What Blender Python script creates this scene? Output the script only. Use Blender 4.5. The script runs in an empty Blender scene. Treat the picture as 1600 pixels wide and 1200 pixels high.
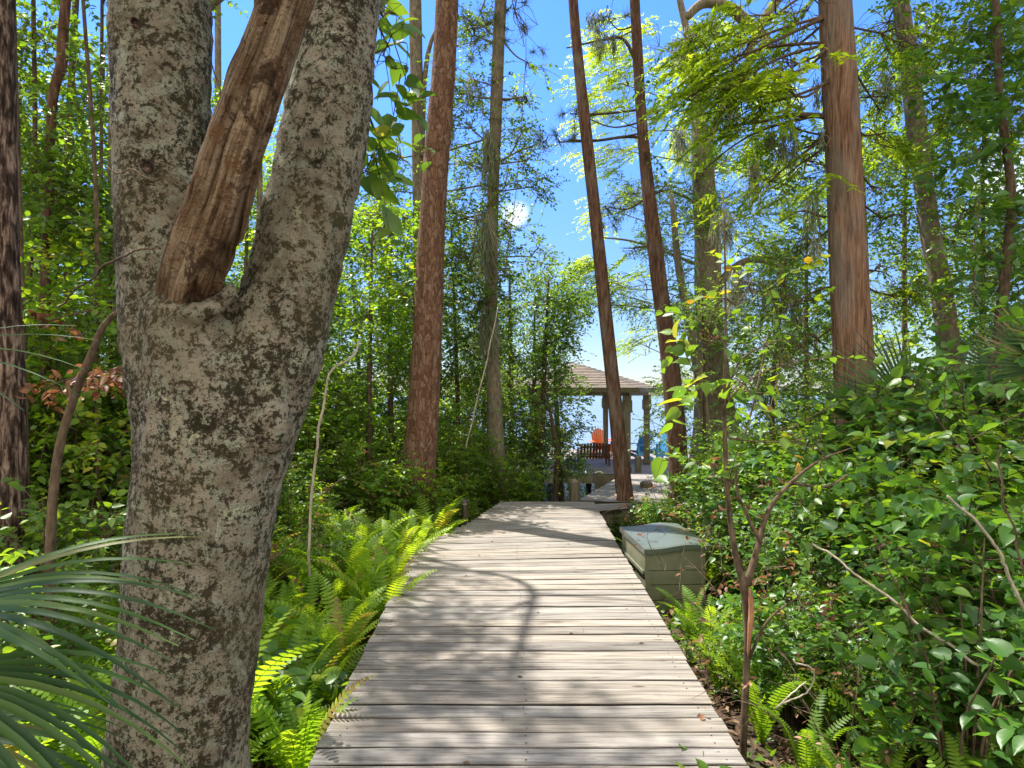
import bpy, math, random
import numpy as np
from mathutils import Vector, Matrix, noise as mn
random.seed(7)
RS = np.random.RandomState(11)
sc = bpy.context.scene
COL = sc.collection
R = math.radians

# ------------------------------------------------------------------ camera
EYE = 1.62
FPX = 1067.0
cam_d = bpy.data.cameras.new('camera')
cam = bpy.data.objects.new('camera', cam_d)
COL.objects.link(cam)
cam.location = (0, 0, EYE)
cam.rotation_euler = (R(90), 0, 0)
cam_d.sensor_width = 36
cam_d.lens = 36 * FPX / 1600
cam_d.shift_y = 12 / 1600
cam_d.clip_start = 0.05
cam_d.clip_end = 4000
sc.camera = cam

# ------------------------------------------------------------------ sun, sky, exposure
SUN_AZ, SUN_EL = -47.0, 61.0          # degrees clockwise from +Y, elevation
w = bpy.data.worlds.new('World'); sc.world = w
w.use_nodes = True
wn = w.node_tree; wn.nodes.clear()
sky = wn.nodes.new('ShaderNodeTexSky')
sky.sky_type = 'NISHITA'; sky.sun_disc = False
sky.sun_elevation = R(SUN_EL); sky.sun_rotation = R(SUN_AZ)
sky.air_density = 1.0; sky.dust_density = 0.1; sky.ozone_density = 4.0
bg = wn.nodes.new('ShaderNodeBackground'); bg.inputs[1].default_value = 0.13
wo = wn.nodes.new('ShaderNodeOutputWorld')
def wnode(t, **k):
    n = wn.nodes.new(t)
    for a, b in k.items(): setattr(n, a, b)
    return n
tc = wnode('ShaderNodeTexCoord')
def cloud(dirv, r0, nscale):
    nz = wnode('ShaderNodeTexNoise'); nz.inputs['Scale'].default_value = nscale; nz.inputs['Detail'].default_value = 6
    wn.links.new(tc.outputs['Generated'], nz.inputs['Vector'])
    d = wnode('ShaderNodeVectorMath', operation='DISTANCE'); d.inputs[1].default_value = dirv
    wn.links.new(tc.outputs['Generated'], d.inputs[0])
    a = wnode('ShaderNodeMath', operation='MULTIPLY_ADD'); a.inputs[1].default_value = 2.2 * r0
    wn.links.new(nz.outputs['Fac'], a.inputs[0])
    s = wnode('ShaderNodeMath', operation='MULTIPLY'); s.inputs[1].default_value = -1
    wn.links.new(d.outputs['Value'], s.inputs[0]); wn.links.new(s.outputs[0], a.inputs[2])
    m = wnode('ShaderNodeMapRange'); m.inputs['From Min'].default_value = 0.12 * r0; m.inputs['From Max'].default_value = 1.25 * r0
    wn.links.new(a.outputs[0], m.inputs['Value'])
    return m.outputs['Result']
def dirpx(px, py):
    v = Vector(((px - 800) / FPX, 1, -(py - 612) / FPX)); v.normalize(); return v
sepd = wnode('ShaderNodeSeparateXYZ'); wn.links.new(tc.outputs['Generated'], sepd.inputs[0])
elr = wnode('ShaderNodeMapRange', interpolation_type='SMOOTHSTEP'); elr.inputs['From Min'].default_value = -.02; elr.inputs['From Max'].default_value = .5
wn.links.new(sepd.outputs[2], elr.inputs['Value'])
tcol = wnode('ShaderNodeMix', data_type='RGBA'); wn.links.new(elr.outputs[0], tcol.inputs[0])
tcol.inputs[6].default_value = (.42, .44, .50, 1); tcol.inputs[7].default_value = (.55, .74, 1.14, 1)
tint = wnode('ShaderNodeMix', data_type='RGBA', blend_type='MULTIPLY'); tint.inputs[0].default_value = 1
wn.links.new(sky.outputs[0], tint.inputs[6]); wn.links.new(tcol.outputs[2], tint.inputs[7])
cur = tint.outputs[2]
for (px, py, r0, ns) in ((806, 340, .024, 22), (1560, 270, .05, 16), (500, -300, .15, 8)):
    mx = wnode('ShaderNodeMix', data_type='RGBA')
    wn.links.new(cloud(dirpx(px, py), r0, ns), mx.inputs[0])
    wn.links.new(cur, mx.inputs[6]); mx.inputs[7].default_value = (5.2, 5.4, 5.7, 1)
    cur = mx.outputs[2]
cn = wnode('ShaderNodeTexNoise'); cn.inputs['Scale'].default_value = 2.2; cn.inputs['Detail'].default_value = 6  # added cloud bank, unseen behind the camera, to fill the shaded fronts
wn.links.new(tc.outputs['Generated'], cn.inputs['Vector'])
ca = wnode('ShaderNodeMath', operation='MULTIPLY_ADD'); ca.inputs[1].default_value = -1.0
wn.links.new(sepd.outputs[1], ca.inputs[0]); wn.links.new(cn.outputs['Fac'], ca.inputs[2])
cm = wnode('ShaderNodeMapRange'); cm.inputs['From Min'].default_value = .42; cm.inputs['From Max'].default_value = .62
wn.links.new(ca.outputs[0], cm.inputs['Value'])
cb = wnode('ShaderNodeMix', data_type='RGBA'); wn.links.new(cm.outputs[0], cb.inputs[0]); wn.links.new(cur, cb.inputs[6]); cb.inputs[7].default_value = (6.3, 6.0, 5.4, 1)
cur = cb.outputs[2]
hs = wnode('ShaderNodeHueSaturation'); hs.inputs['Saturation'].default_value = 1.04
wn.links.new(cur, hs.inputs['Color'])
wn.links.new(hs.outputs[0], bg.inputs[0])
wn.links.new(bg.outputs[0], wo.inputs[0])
sd = bpy.data.lights.new('sun', 'SUN'); sd.energy = 4.6; sd.angle = R(0.6); sd.color = (1, .95, .87)
so = bpy.data.objects.new('sun', sd); COL.objects.link(so)
az, el = R(SUN_AZ), R(SUN_EL)
tosun = Vector((math.sin(az) * math.cos(el), math.cos(az) * math.cos(el), math.sin(el)))
so.rotation_euler = tosun.to_track_quat('Z', 'Y').to_euler()
so.location = (-8, 6, 14)
sc.view_settings.view_transform = 'Standard'
sc.view_settings.look = 'None'
sc.view_settings.exposure = 1.32
sc.view_settings.gamma = 1
sc.render.engine = 'CYCLES'
cy = sc.cycles
cy.max_bounces = 6; cy.diffuse_bounces = 3; cy.glossy_bounces = 2; cy.transmission_bounces = 4; cy.transparent_max_bounces = 4
cy.caustics_reflective = False; cy.caustics_refractive = False
cy.sample_clamp_indirect = 6

# ------------------------------------------------------------------ helpers
def P(px, py, D):
    return Vector(((px - 800) / FPX * D, D, EYE - (py - 612) / FPX * D))
def tag(o, label=None, cat=None, group=None, kind=None):
    if label: o['label'] = label
    if cat: o['category'] = cat
    if group: o['group'] = group
    if kind: o['kind'] = kind
    return o
def empty(name, label, cat, loc=(0, 0, 0), rz=0, group=None):
    o = bpy.data.objects.new(name, None); COL.objects.link(o)
    o.location = loc; o.rotation_euler = (0, 0, rz); o.empty_display_size = .1
    return tag(o, label, cat, group)
def copy_tree(root, loc, rz, s, label=None, group=None, kids=True):
    r = root.copy(); COL.objects.link(r)
    r.location = loc; r.rotation_euler = (0, 0, rz); r.scale = (s, s, s) if not hasattr(s, '__len__') else s
    if label: r['label'] = label
    if group: r['group'] = group
    if kids:
        for ch in list(root.children):
            c = ch.copy(); COL.objects.link(c); c.parent = r
            for g in list(ch.children):
                d = g.copy(); COL.objects.link(d); d.parent = c
    return r

class MB:
    """collects polygons (with one random number per face) for one mesh"""
    def __init__(s): s.V = []; s.L = []; s.N = []; s.A = []; s.n = 0
    def add(s, verts, faces, rnd=0.5):
        """verts (k,3); faces list of index lists"""
        verts = np.asarray(verts, dtype=np.float64).reshape(-1, 3)
        s.V.append(verts)
        for f in faces:
            s.L.append(np.asarray(f, dtype=np.int64) + s.n); s.N.append(np.array([len(f)]))
        s.A.append(np.full(len(faces), rnd)); s.n += len(verts)
    def addq(s, verts, faces, rnd):
        """faces (m,k) array, rnd (m,)"""
        faces = np.asarray(faces, dtype=np.int64)
        s.V.append(np.asarray(verts).reshape(-1, 3)); s.L.append((faces + s.n).ravel())
        s.N.append(np.full(len(faces), faces.shape[1])); s.A.append(np.broadcast_to(rnd, (len(faces),)).astype(float))
        s.n += len(s.V[-1])
    def inst(s, V, tf, rnd):
        """V (n,k,3) copies of a template; tf list of index lists; rnd (n,)"""
        n, k, _ = V.shape
        s.V.append(V.reshape(-1, 3))
        base = (np.arange(n) * k)[:, None] + s.n
        byl = {}
        for f in tf: byl.setdefault(len(f), []).append(f)
        for ln, fs in byl.items():
            fa = np.array(fs)
            idx = (base[:, :, None] + fa[None]).reshape(-1)
            s.L.append(idx); s.N.append(np.full(n * len(fs), ln)); s.A.append(np.repeat(rnd, len(fs)))
        s.n += n * k
    def box(s, c, size, rz=0, rnd=0.5, taper=1.0):
        cx, cy_, cz = c; sx, sy, sz = [a / 2 for a in size]
        v = []
        for z, t in ((-sz, 1), (sz, taper)):
            for x, y in ((-sx, -sy), (sx, -sy), (sx, sy), (-sx, sy)):
                x *= t; y *= t
                v.append((cx + x * math.cos(rz) - y * math.sin(rz), cy_ + x * math.sin(rz) + y * math.cos(rz), cz + z))
        s.add(v, [(3, 2, 1, 0), (4, 5, 6, 7), (0, 1, 5, 4), (1, 2, 6, 5), (2, 3, 7, 6), (3, 0, 4, 7)], rnd)
    def beam(s, a, b, wd, ht, rnd=0.5, up=(0, 0, 1)):
        a, b = Vector(a), Vector(b); d = (b - a).normalized()
        u = d.cross(Vector(up)).normalized(); v_ = u.cross(d)
        v = [p + u * (x * wd / 2) + v_ * (y * ht / 2) for p in (a, b) for x, y in ((-1, -1), (1, -1), (1, 1), (-1, 1))]
        s.add([tuple(q) for q in v], [(0, 1, 2, 3), (7, 6, 5, 4), (4, 5, 1, 0), (5, 6, 2, 1), (6, 7, 3, 2), (7, 4, 0, 3)], rnd)
    def tube(s, pts, rad, sides=8, rnd=0.5, wob=0.0, cap=True, seed=0):
        pts = np.asarray([tuple(p) for p in pts]); n = len(pts); rad = np.asarray(rad, dtype=float)
        T = np.gradient(pts, axis=0); T /= np.linalg.norm(T, axis=1)[:, None] + 1e-9
        ref = np.array([1., 0, 0]) if abs(T[0][0]) < .8 else np.array([0, 1., 0])
        U = np.zeros((n, 3))
        for i in range(n):
            ref = ref - T[i] * ref.dot(T[i]); ref /= np.linalg.norm(ref) + 1e-9; U[i] = ref
        W = np.cross(T, U)
        th = np.linspace(0, 2 * np.pi, sides, endpoint=False)
        rr = rad[:, None] * np.ones(sides)[None]
        if wob:
            i = np.arange(n)[:, None]
            rr = rr * (1 + wob * (np.sin(th[None] * 2 + seed + i * .31) * .5 + np.sin(th[None] * 3 + seed * 2.1 - i * .47) * .4 + np.sin(th[None] * 5 + i * .83 + seed) * .3))
        V = pts[:, None] + rr[..., None] * (np.cos(th)[None, :, None] * U[:, None] + np.sin(th)[None, :, None] * W[:, None])
        k = np.arange(sides); k2 = (k + 1) % sides
        F = np.concatenate([np.stack([i * sides + k, i * sides + k2, (i + 1) * sides + k2, (i + 1) * sides + k], 1) for i in range(n - 1)])
        s.addq(V.reshape(-1, 3), F, rnd)
        if cap and sides > 3:
            s.L.append(np.arange(sides) + s.n - sides); s.N.append(np.array([sides])); s.A.append(np.array([rnd]))
            s.L.append(np.arange(sides)[::-1] + s.n - n * sides); s.N.append(np.array([sides])); s.A.append(np.array([rnd]))
    def lathe(s, prof, sides=20, c=(0, 0, 0), rnd=0.5):
        th = np.linspace(0, 2 * np.pi, sides, endpoint=False)
        V = np.array([[(c[0] + r * math.cos(t), c[1] + r * math.sin(t), c[2] + z) for t in th] for r, z in prof])
        n = len(prof); k = np.arange(sides); k2 = (k + 1) % sides
        F = np.concatenate([np.stack([i * sides + k, i * sides + k2, (i + 1) * sides + k2, (i + 1) * sides + k], 1) for i in range(n - 1)])
        s.addq(V.reshape(-1, 3), F, rnd)
    def build(s, name, mat, parent=None, smooth=False, loc=None):
        me = bpy.data.meshes.new(name)
        V = np.concatenate(s.V).astype(np.float32); L = np.concatenate(s.L).astype(np.int32); N = np.concatenate(s.N).astype(np.int32)
        if loc is not None: V = V - np.array(tuple(loc), dtype=np.float32)
        me.vertices.add(len(V)); me.vertices.foreach_set('co', V.ravel())
        me.loops.add(len(L)); me.loops.foreach_set('vertex_index', L)
        me.polygons.add(len(N)); st = np.concatenate([[0], np.cumsum(N)[:-1]]).astype(np.int32)
        me.polygons.foreach_set('loop_start', st)
        if any(k in mat.name for k in ('leaf', 'needle')): smooth = True
        me.polygons.foreach_set('use_smooth', np.full(len(N), bool(smooth)))
        me.update(calc_edges=True)
        a = me.attributes.new('rnd', 'FLOAT', 'FACE'); a.data.foreach_set('value', np.concatenate(s.A).astype(np.float32))
        me.materials.append(mat)
        o = bpy.data.objects.new(name, me); COL.objects.link(o)
        if parent: o.parent = parent
        if loc is not None and not parent: o.location = loc
        return o

def nrm(a): return a / (np.linalg.norm(a, axis=-1, keepdims=True) + 1e-9)
TEMPL = {
 'dia': (np.array([(0, 0, 0), (.5, .42, .08), (0, 1, -.06), (-.5, .42, .08)]), [(0, 1, 2), (0, 2, 3)]),
 'hex': (np.array([(0, 0, 0), (.42, .22, .06), (.42, .6, .05), (0, 1, -.12), (-.42, .6, .05), (-.42, .22, .06)]), [(0, 1, 2, 3), (0, 3, 4, 5)]),
 'strip': (np.array([(-.5, 0, 0), (.5, 0, 0), (.35, .6, -.04), (0, 1, -.12), (-.35, .6, -.04)]), [(0, 1, 2, 3, 4)]),
 'needle': (np.array([(-.5, 0, 0), (.5, 0, 0), (0, 1, 0)]), [(0, 1, 2)]),
 'ovate': (np.array([(0, 0, 0), (0, .38, -.03), (0, .72, -.07), (0, 1, -.16), (.36, .14, .05), (.5, .4, .05), (.33, .72, .0), (-.36, .14, .05), (-.5, .4, .05), (-.33, .72, .0)]),
           [(0, 4, 5, 1), (1, 5, 6, 2), (2, 6, 3), (0, 1, 8, 7), (1, 2, 9, 8), (2, 3, 9)]),
 'lush': (np.array([(0, 0, 0), (0, .2, -.02), (0, .45, -.05), (0, .72, -.09), (0, 1.04, -.2)] + [(s_ * a, b, c) for s_ in (1, -1) for a, b, c in ((.22, -.05, .03), (.44, .06, .06), (.53, .27, .08), (.46, .5, .06), (.28, .75, .0), (.10, .92, -.09))]),
           [(0, 5, 6, 1), (1, 6, 7, 8), (1, 8, 2), (2, 8, 9, 3), (3, 9, 10, 4), (0, 1, 12, 11), (1, 14, 13, 12), (1, 2, 14), (2, 3, 15, 14), (3, 4, 16, 15)]),
 'heart': (np.array([(0, 0, 0), (0, .35, -.03), (0, .68, -.07), (0, 1, -.16), (.38, -.12, .06), (.56, .22, .06), (.36, .62, .0), (-.38, -.12, .06), (-.56, .22, .06), (-.36, .62, .0)]),
           [(0, 4, 5, 1), (1, 5, 6, 2), (2, 6, 3), (0, 1, 8, 7), (1, 2, 9, 8), (2, 3, 9)]),
}
def leaves(mb, Pt, A, N, L, W, kind='dia', rnd=None):
    t, f = TEMPL[kind]
    n = len(Pt)
    A = nrm(A); N = N - A * np.sum(A * N, 1, keepdims=True); N = nrm(N); S = np.cross(A, N)
    L = np.broadcast_to(L, (n,))[:, None, None]; W = np.broadcast_to(W, (n,))[:, None, None]
    V = Pt[:, None] + t[None, :, 0:1] * W * S[:, None] + t[None, :, 1:2] * L * A[:, None] + t[None, :, 2:3] * L * N[:, None]
    if rnd is None: rnd = RS.rand(n)
    mb.inst(V, f, rnd)
UPV = np.array([0., 0, 1])
def sprays(leafmb, twigmb, O, Dr, Ln, m, L, W, kind='dia', droop=.25, up=1.0, jit=.55, rt=.004, rseed=None, spread=.9):
    """twigs from O along Dr, each with m leaves alternating"""
    n = len(O); Dr = nrm(Dr); Ln = np.broadcast_to(Ln, (n,)).astype(float)
    t = (np.arange(m)[None] + .5 + RS.uniform(-.4, .4, (n, m))) / m * .92 + .08
    def pos(tt): return O[:, None] + Dr[:, None] * (Ln[:, None] * tt)[..., None] - UPV * (droop * Ln[:, None] * tt ** 2)[..., None]
    Pt = pos(t)
    side = nrm(np.cross(Dr, UPV + RS.normal(0, .25, (n, 3))))
    sg = np.where(np.arange(m) % 2 == 0, 1., -1.)[None, :, None]
    A = Dr[:, None] * .55 + side[:, None] * sg * spread + RS.normal(0, .28, (n, m, 3)) - UPV * .2
    Nn = UPV * up + RS.normal(0, jit, (n, m, 3))
    sz = RS.uniform(.65, 1.15, (n, m))
    base = RS.rand(n, 1) if rseed is None else np.broadcast_to(rseed, (n,))[:, None]
    rnd = np.clip(base * .55 + RS.rand(n, m) * .45, 0, 1)
    leaves(leafmb, Pt.reshape(-1, 3), A.reshape(-1, 3), Nn.reshape(-1, 3), (sz * L).ravel(), (sz * W).ravel(), kind, rnd.ravel())
    if twigmb is not None:
        q = pos(np.array([[0, .5, 1.]]) * np.ones((n, 1)))
        r = rt * np.array([1, .7, .3])
        th = np.array([0, 2.094, 4.189])
        s2 = np.cross(Dr, side)
        ring = np.cos(th)[None, None, :, None] * side[:, None, None] + np.sin(th)[None, None, :, None] * s2[:, None, None]
        V = q[:, :, None] + ring * r[None, :, None, None]
        F = []
        for i in range(2):
            for k in range(3):
                F.append((i * 3 + k, i * 3 + (k + 1) % 3, (i + 1) * 3 + (k + 1) % 3, (i + 1) * 3 + k))
        twigmb.inst(V.reshape(n, 9, 3), F, RS.rand(n))
def smooth_path(pts, n):
    """Catmull-Rom through tuples of any dimension"""
    p = np.asarray([tuple(q) for q in pts], dtype=float)
    if len(p) == 2: return p[0] + (p[1] - p[0]) * np.linspace(0, 1, n)[:, None]
    p = np.vstack([2 * p[0] - p[1], p, 2 * p[-1] - p[-2]])
    out = []
    for u in np.linspace(0, len(p) - 3 - 1e-6, n):
        i = int(u); t = u - i; a, b, c, d = p[i:i + 4]
        out.append(.5 * (2 * b + (c - a) * t + (2 * a - 5 * b + 4 * c - d) * t * t + (3 * b - a - 3 * c + d) * t ** 3))
    return np.array(out)

# ------------------------------------------------------------------ materials
def mat(name):
    m = bpy.data.materials.new(name); m.use_nodes = True
    nt = m.node_tree; b = nt.nodes['Principled BSDF']; o = nt.nodes['Material Output']
    return m, nt, b, o
def nd(nt, t, ins=None, **k):
    n = nt.nodes.new(t)
    for a, b in k.items(): setattr(n, a, b)
    for a, b in (ins or {}).items():
        if isinstance(b, bpy.types.NodeSocket): nt.links.new(b, n.inputs[a])
        else: n.inputs[a].default_value = b
    return n
def ramp(nt, fac, stops):
    r = nt.nodes.new('ShaderNodeValToRGB'); nt.links.new(fac, r.inputs[0]); e = r.color_ramp.elements
    while len(e) < len(stops): e.new(.5)
    for x, (p, c) in zip(e, stops): x.position = p; x.color = (c[0], c[1], c[2], 1)
    return r.outputs[0]
def mixc(nt, f, a, b, mode='MIX'):
    n = nt.nodes.new('ShaderNodeMix'); n.data_type = 'RGBA'; n.blend_type = mode
    for i, v in ((0, f), (6, a), (7, b)):
        if isinstance(v, bpy.types.NodeSocket): nt.links.new(v, n.inputs[i])
        else: n.inputs[i].default_value = v if i == 0 else (v[0], v[1], v[2], 1)
    return n.outputs[2]
def coords(nt, scale=(1, 1, 1), off=None):
    t = nt.nodes.new('ShaderNodeTexCoord')
    m = nt.nodes.new('ShaderNodeMapping'); m.inputs['Scale'].default_value = scale
    nt.links.new(t.outputs['Object'], m.inputs[0])
    if off is not None: nt.links.new(off, m.inputs['Location'])
    return m.outputs[0]
def noise(nt, vec, scale, detail=5, rough=.6, dist=0):
    n = nd(nt, 'ShaderNodeTexNoise', {'Scale': scale, 'Detail': detail, 'Roughness': rough, 'Distortion': dist, 'Vector': vec})
    return n.outputs['Fac']
def mrange(nt, v, a, b, c=0., d=1.):
    return nd(nt, 'ShaderNodeMapRange', {'Value': v, 'From Min': a, 'From Max': b, 'To Min': c, 'To Max': d}).outputs[0]
def bump(nt, b, h, strength=.5, dist=.02):
    n = nd(nt, 'ShaderNodeBump', {'Height': h, 'Strength': strength, 'Distance': dist}); nt.links.new(n.outputs[0], b.inputs['Normal'])

def leafmat(name, stops, trans, tmix=.4, rough=.42, spec=.5):
    m, nt, b, o = mat(name)
    at = nd(nt, 'ShaderNodeAttribute', attribute_name='rnd')
    oi = nd(nt, 'ShaderNodeObjectInfo')
    f = nd(nt, 'ShaderNodeMath', {0: oi.outputs['Random'], 1: .25, 2: -.125}, operation='MULTIPLY_ADD')
    f2 = nd(nt, 'ShaderNodeMath', {0: at.outputs['Fac'], 1: f.outputs[0]}, operation='ADD')
    c = ramp(nt, f2.outputs[0], stops)
    nt.links.new(c, b.inputs['Base Color'])
    b.inputs['Roughness'].default_value = rough; b.inputs['Specular IOR Level'].default_value = spec
    tr = nd(nt, 'ShaderNodeBsdfTranslucent')
    tc_ = mixc(nt, 1.0, c, trans, 'MULTIPLY')
    nt.links.new(tc_, tr.inputs[0])
    ms = nd(nt, 'ShaderNodeMixShader', {0: tmix}); nt.links.new(b.outputs[0], ms.inputs[1]); nt.links.new(tr.outputs[0], ms.inputs[2])
    nt.links.new(ms.outputs[0], o.inputs[0])
    return m
M = {}
TR = (3.2, 2.7, 1.0)
M['leaf_dark'] = leafmat('leaf_dark', [(0, (.03, .07, .014)), (.55, (.06, .125, .02)), (.85, (.10, .18, .022)), (1, (.18, .2, .03))], TR, .42)
M['leaf_mid'] = leafmat('leaf_mid', [(0, (.04, .09, .014)), (.5, (.08, .165, .02)), (.85, (.14, .24, .022)), (.97, (.19, .22, .02)), (1, (.3, .2, .03))], TR, .42)
M['leaf_bright'] = leafmat('leaf_bright', [(0, (.05, .11, .015)), (.5, (.10, .21, .018)), (.9, (.19, .28, .02)), (1, (.3, .3, .03))], TR, .46)
M['leaf_broad'] = leafmat('leaf_broad', [(0, (.04, .10, .025)), (.5, (.065, .16, .028)), (.9, (.13, .23, .025)), (1, (.24, .27, .03))], TR, .4, .4)
M['cypress_leaf'] = leafmat('cypress_leaf', [(0, (.09, .16, .02)), (.5, (.16, .26, .02)), (1, (.28, .36, .025))], TR, .58, .6, .2)
M['pine_needle'] = leafmat('pine_needle', [(0, (.05, .08, .02)), (.6, (.09, .13, .03)), (1, (.17, .16, .06))], TR, .2, .5, .3)
M['fern_leaf'] = leafmat('fern_leaf', [(0, (.06, .13, .015)), (.45, (.13, .24, .02)), (.8, (.23, .34, .025)), (.93, (.30, .36, .04)), (1, (.26, .20, .07))], TR, .48, .5, .3)
M['palm_leaf'] = leafmat('palm_leaf', [(0, (.022, .055, .014)), (.6, (.045, .10, .02)), (.88, (.085, .14, .03)), (1, (.20, .17, .06))], (2.0, 2.0, .8), .25, .5, .35)
M['dead_leaf'] = leafmat('dead_leaf', [(0, (.07, .03, .015)), (.5, (.17, .08, .04)), (1, (.36, .22, .13))], (1.8, 1.3, .9), .35, .5, .3)
M['moss'] = leafmat('spanish_moss', [(0, (.12, .125, .085)), (.6, (.24, .25, .17)), (1, (.38, .38, .26))], (1.5, 1.5, 1.2), .45, .8, .1)
M['litter'] = leafmat('leaf_litter', [(0, (.05, .03, .018)), (.5, (.13, .075, .042)), (1, (.28, .19, .12))], (1, 1, 1), .1, .8, .2)

def barkmat(name, kind):
    m, nt, b, o = mat(name)
    b.inputs['Roughness'].default_value = .9; b.inputs['Specular IOR Level'].default_value = .15
    if kind == 'pine':
        v = coords(nt, (1, 1, .36))
        nz = noise(nt, v, 9, 3)
        vv = nd(nt, 'ShaderNodeVectorMath', {0: v, 1: (0, 0, 0)}, operation='ADD')
        mixv = nd(nt, 'ShaderNodeMix', {0: .12}, data_type='VECTOR'); nt.links.new(v, mixv.inputs[4])
        n3 = nd(nt, 'ShaderNodeTexNoise', {'Scale': 7, 'Vector': v}); nt.links.new(n3.outputs['Color'], mixv.inputs[5])
        vo = nd(nt, 'ShaderNodeTexVoronoi', {'Scale': 27, 'Vector': mixv.outputs[1]}, feature='DISTANCE_TO_EDGE')
        vc = nd(nt, 'ShaderNodeTexVoronoi', {'Scale': 27, 'Vector': mixv.outputs[1]})
        fe = noise(nt, coords(nt, (1, 1, .4)), 45, 5, .7)
        e = mrange(nt, nd(nt, 'ShaderNodeMath', {0: fe, 1: .22, 2: vo.outputs['Distance']}, operation='MULTIPLY_ADD').outputs[0], .08, .20)
        plate = ramp(nt, vc.outputs['Color'], [(0, (.15, .075, .05)), (.5, (.27, .145, .092)), (1, (.38, .25, .18))])
        fine = noise(nt, coords(nt, (1, 1, .3)), 60, 5, .7)
        c = mixc(nt, mrange(nt, fine, .3, .75), mixc(nt, .5, plate, (.08, .045, .03), 'MULTIPLY'), plate)
        c = mixc(nt, e, (.07, .035, .024), c)
        h = nd(nt, 'ShaderNodeMath', {0: e, 1: fine, 2: 0}, operation='MULTIPLY_ADD'); nt.links.new(nz, h.inputs[2])
        bump(nt, b, h.outputs[0], .9, .02)
    elif kind == 'cypress':
        v = coords(nt, (1, 1, .05)); fa = noise(nt, v, 75, 7, .72, .25); fb = noise(nt, coords(nt, (1, 1, .09)), 26, 5, .6, .6)
        f1 = nd(nt, 'ShaderNodeMath', {0: fa, 1: .62, 2: nd(nt, 'ShaderNodeMath', {0: fb, 1: .38}, operation='MULTIPLY').outputs[0]}, operation='MULTIPLY_ADD').outputs[0]; f2 = noise(nt, coords(nt, (1, 1, .25)), 4, 3)
        c = ramp(nt, f1, [(.36, (.025, .013, .009)), (.44, (.15, .076, .045)), (.54, (.31, .17, .105)), (.66, (.44, .32, .235))])
        c = mixc(nt, mrange(nt, f2, .46, .66, .05, .6), c, mixc(nt, f1, (.11, .10, .085), (.36, .33, .29)))
        bump(nt, b, f1, 1, .05)
    elif kind == 'red':
        v = coords(nt, (1, 1, .13)); f1 = noise(nt, v, 40, 6, .65, .4); f2 = noise(nt, coords(nt, (1, 1, .3)), 5, 3)
        c = ramp(nt, f1, [(.3, (.03, .017, .012)), (.5, (.12, .064, .044)), (.7, (.23, .135, .095))])
        c = mixc(nt, mrange(nt, f2, .55, .7, 0, .5), c, (.22, .20, .16))
        bump(nt, b, f1, 1, .015)
    elif kind == 'gray':
        v = coords(nt, (1, 1, .3)); f1 = noise(nt, v, 30, 6, .7); f2 = noise(nt, coords(nt, (1, 1, .5)), 6, 5, .6)
        c = ramp(nt, f1, [(.3, (.06, .045, .03)), (.55, (.21, .165, .115)), (.75, (.36, .30, .22))])
        c = mixc(nt, mrange(nt, f2, .5, .65, 0, .6), c, (.20, .22, .16))
        bump(nt, b, f1, .8, .012)
    elif kind == 'twig':
        v = coords(nt, (1, 1, .4)); f1 = noise(nt, v, 30, 3)
        c = ramp(nt, f1, [(.3, (.045, .03, .02)), (.7, (.17, .12, .08))])
    elif kind == 'dark':
        v = coords(nt, (1, 1, .2)); f1 = noise(nt, v, 34, 6, .65, .3)
        c = ramp(nt, f1, [(.38, (.015, .01, .008)), (.5, (.07, .045, .035)), (.66, (.34, .24, .19))])
        bump(nt, b, f1, 1, .02)
    elif kind == 'big':
        v = coords(nt); vz = coords(nt, (1, 1, .7))
        base = ramp(nt, noise(nt, vz, 6, 7, .68), [(.28, (.15, .12, .08)), (.48, (.33, .285, .21)), (.62, (.46, .41, .31)), (.78, (.60, .55, .44))])
        c = mixc(nt, mrange(nt, noise(nt, v, 3.1, 4), .52, .68, 0, .5), base, (.38, .30, .23))
        li = mrange(nt, noise(nt, v, 17, 8, .75), .50, .56)
        c = mixc(nt, li, c, mixc(nt, noise(nt, v, 60, 3), (.22, .23, .155), (.54, .55, .44)))
        li2 = mrange(nt, noise(nt, v, 6.5, 9, .78, .5), .55, .60)
        c = mixc(nt, li2, c, mixc(nt, noise(nt, v, 45, 3), (.36, .38, .24), (.68, .67, .50)))
        vr = nd(nt, 'ShaderNodeTexVoronoi', {'Scale': 4.6, 'Vector': v, 'Randomness': 1.0})
        sp = nd(nt, 'ShaderNodeMath', {0: vr.outputs['Distance'], 1: mrange(nt, noise(nt, v, 40, 3), .3, .7, -.08, .08)}, operation='ADD')
        c = mixc(nt, mrange(nt, sp.outputs[0], .10, .14, .8, 0), c, (.50, .53, .44))
        # brown black moss: patches of two sizes, broken up by fine noise
        pa = noise(nt, vz, 4.2, 4, .6, .4); fi = noise(nt, v, 42, 8, .85)
        s_ = nd(nt, 'ShaderNodeMath', {0: pa, 1: .62, 2: 0}, operation='MULTIPLY_ADD'); nt.links.new(fi, s_.inputs[2])
        dk = mrange(nt, s_.outputs[0], .84, .89)
        mossc = mixc(nt, noise(nt, v, 70, 3), (.012, .010, .006), (.075, .062, .032))
        c = mixc(nt, dk, c, mossc)
        s3 = nd(nt, 'ShaderNodeMath', {0: noise(nt, v, 19, 4, .6, .3), 1: .8, 2: 0}, operation='MULTIPLY_ADD'); nt.links.new(noise(nt, v, 60, 5, .8), s3.inputs[2])
        c = mixc(nt, mrange(nt, s3.outputs[0], .915, .97, 0, .95), c, mossc)
        fl = mrange(nt, noise(nt, v, 85, 6, .75), .54, .64, 0, .75)
        c = mixc(nt, fl, c, (.06, .048, .028))
        ol = mrange(nt, noise(nt, v, 2.2, 4, .6), .46, .62, 0, .7)
        c = mixc(nt, ol, c, mixc(nt, .4, c, (.17, .14, .055)))
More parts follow.
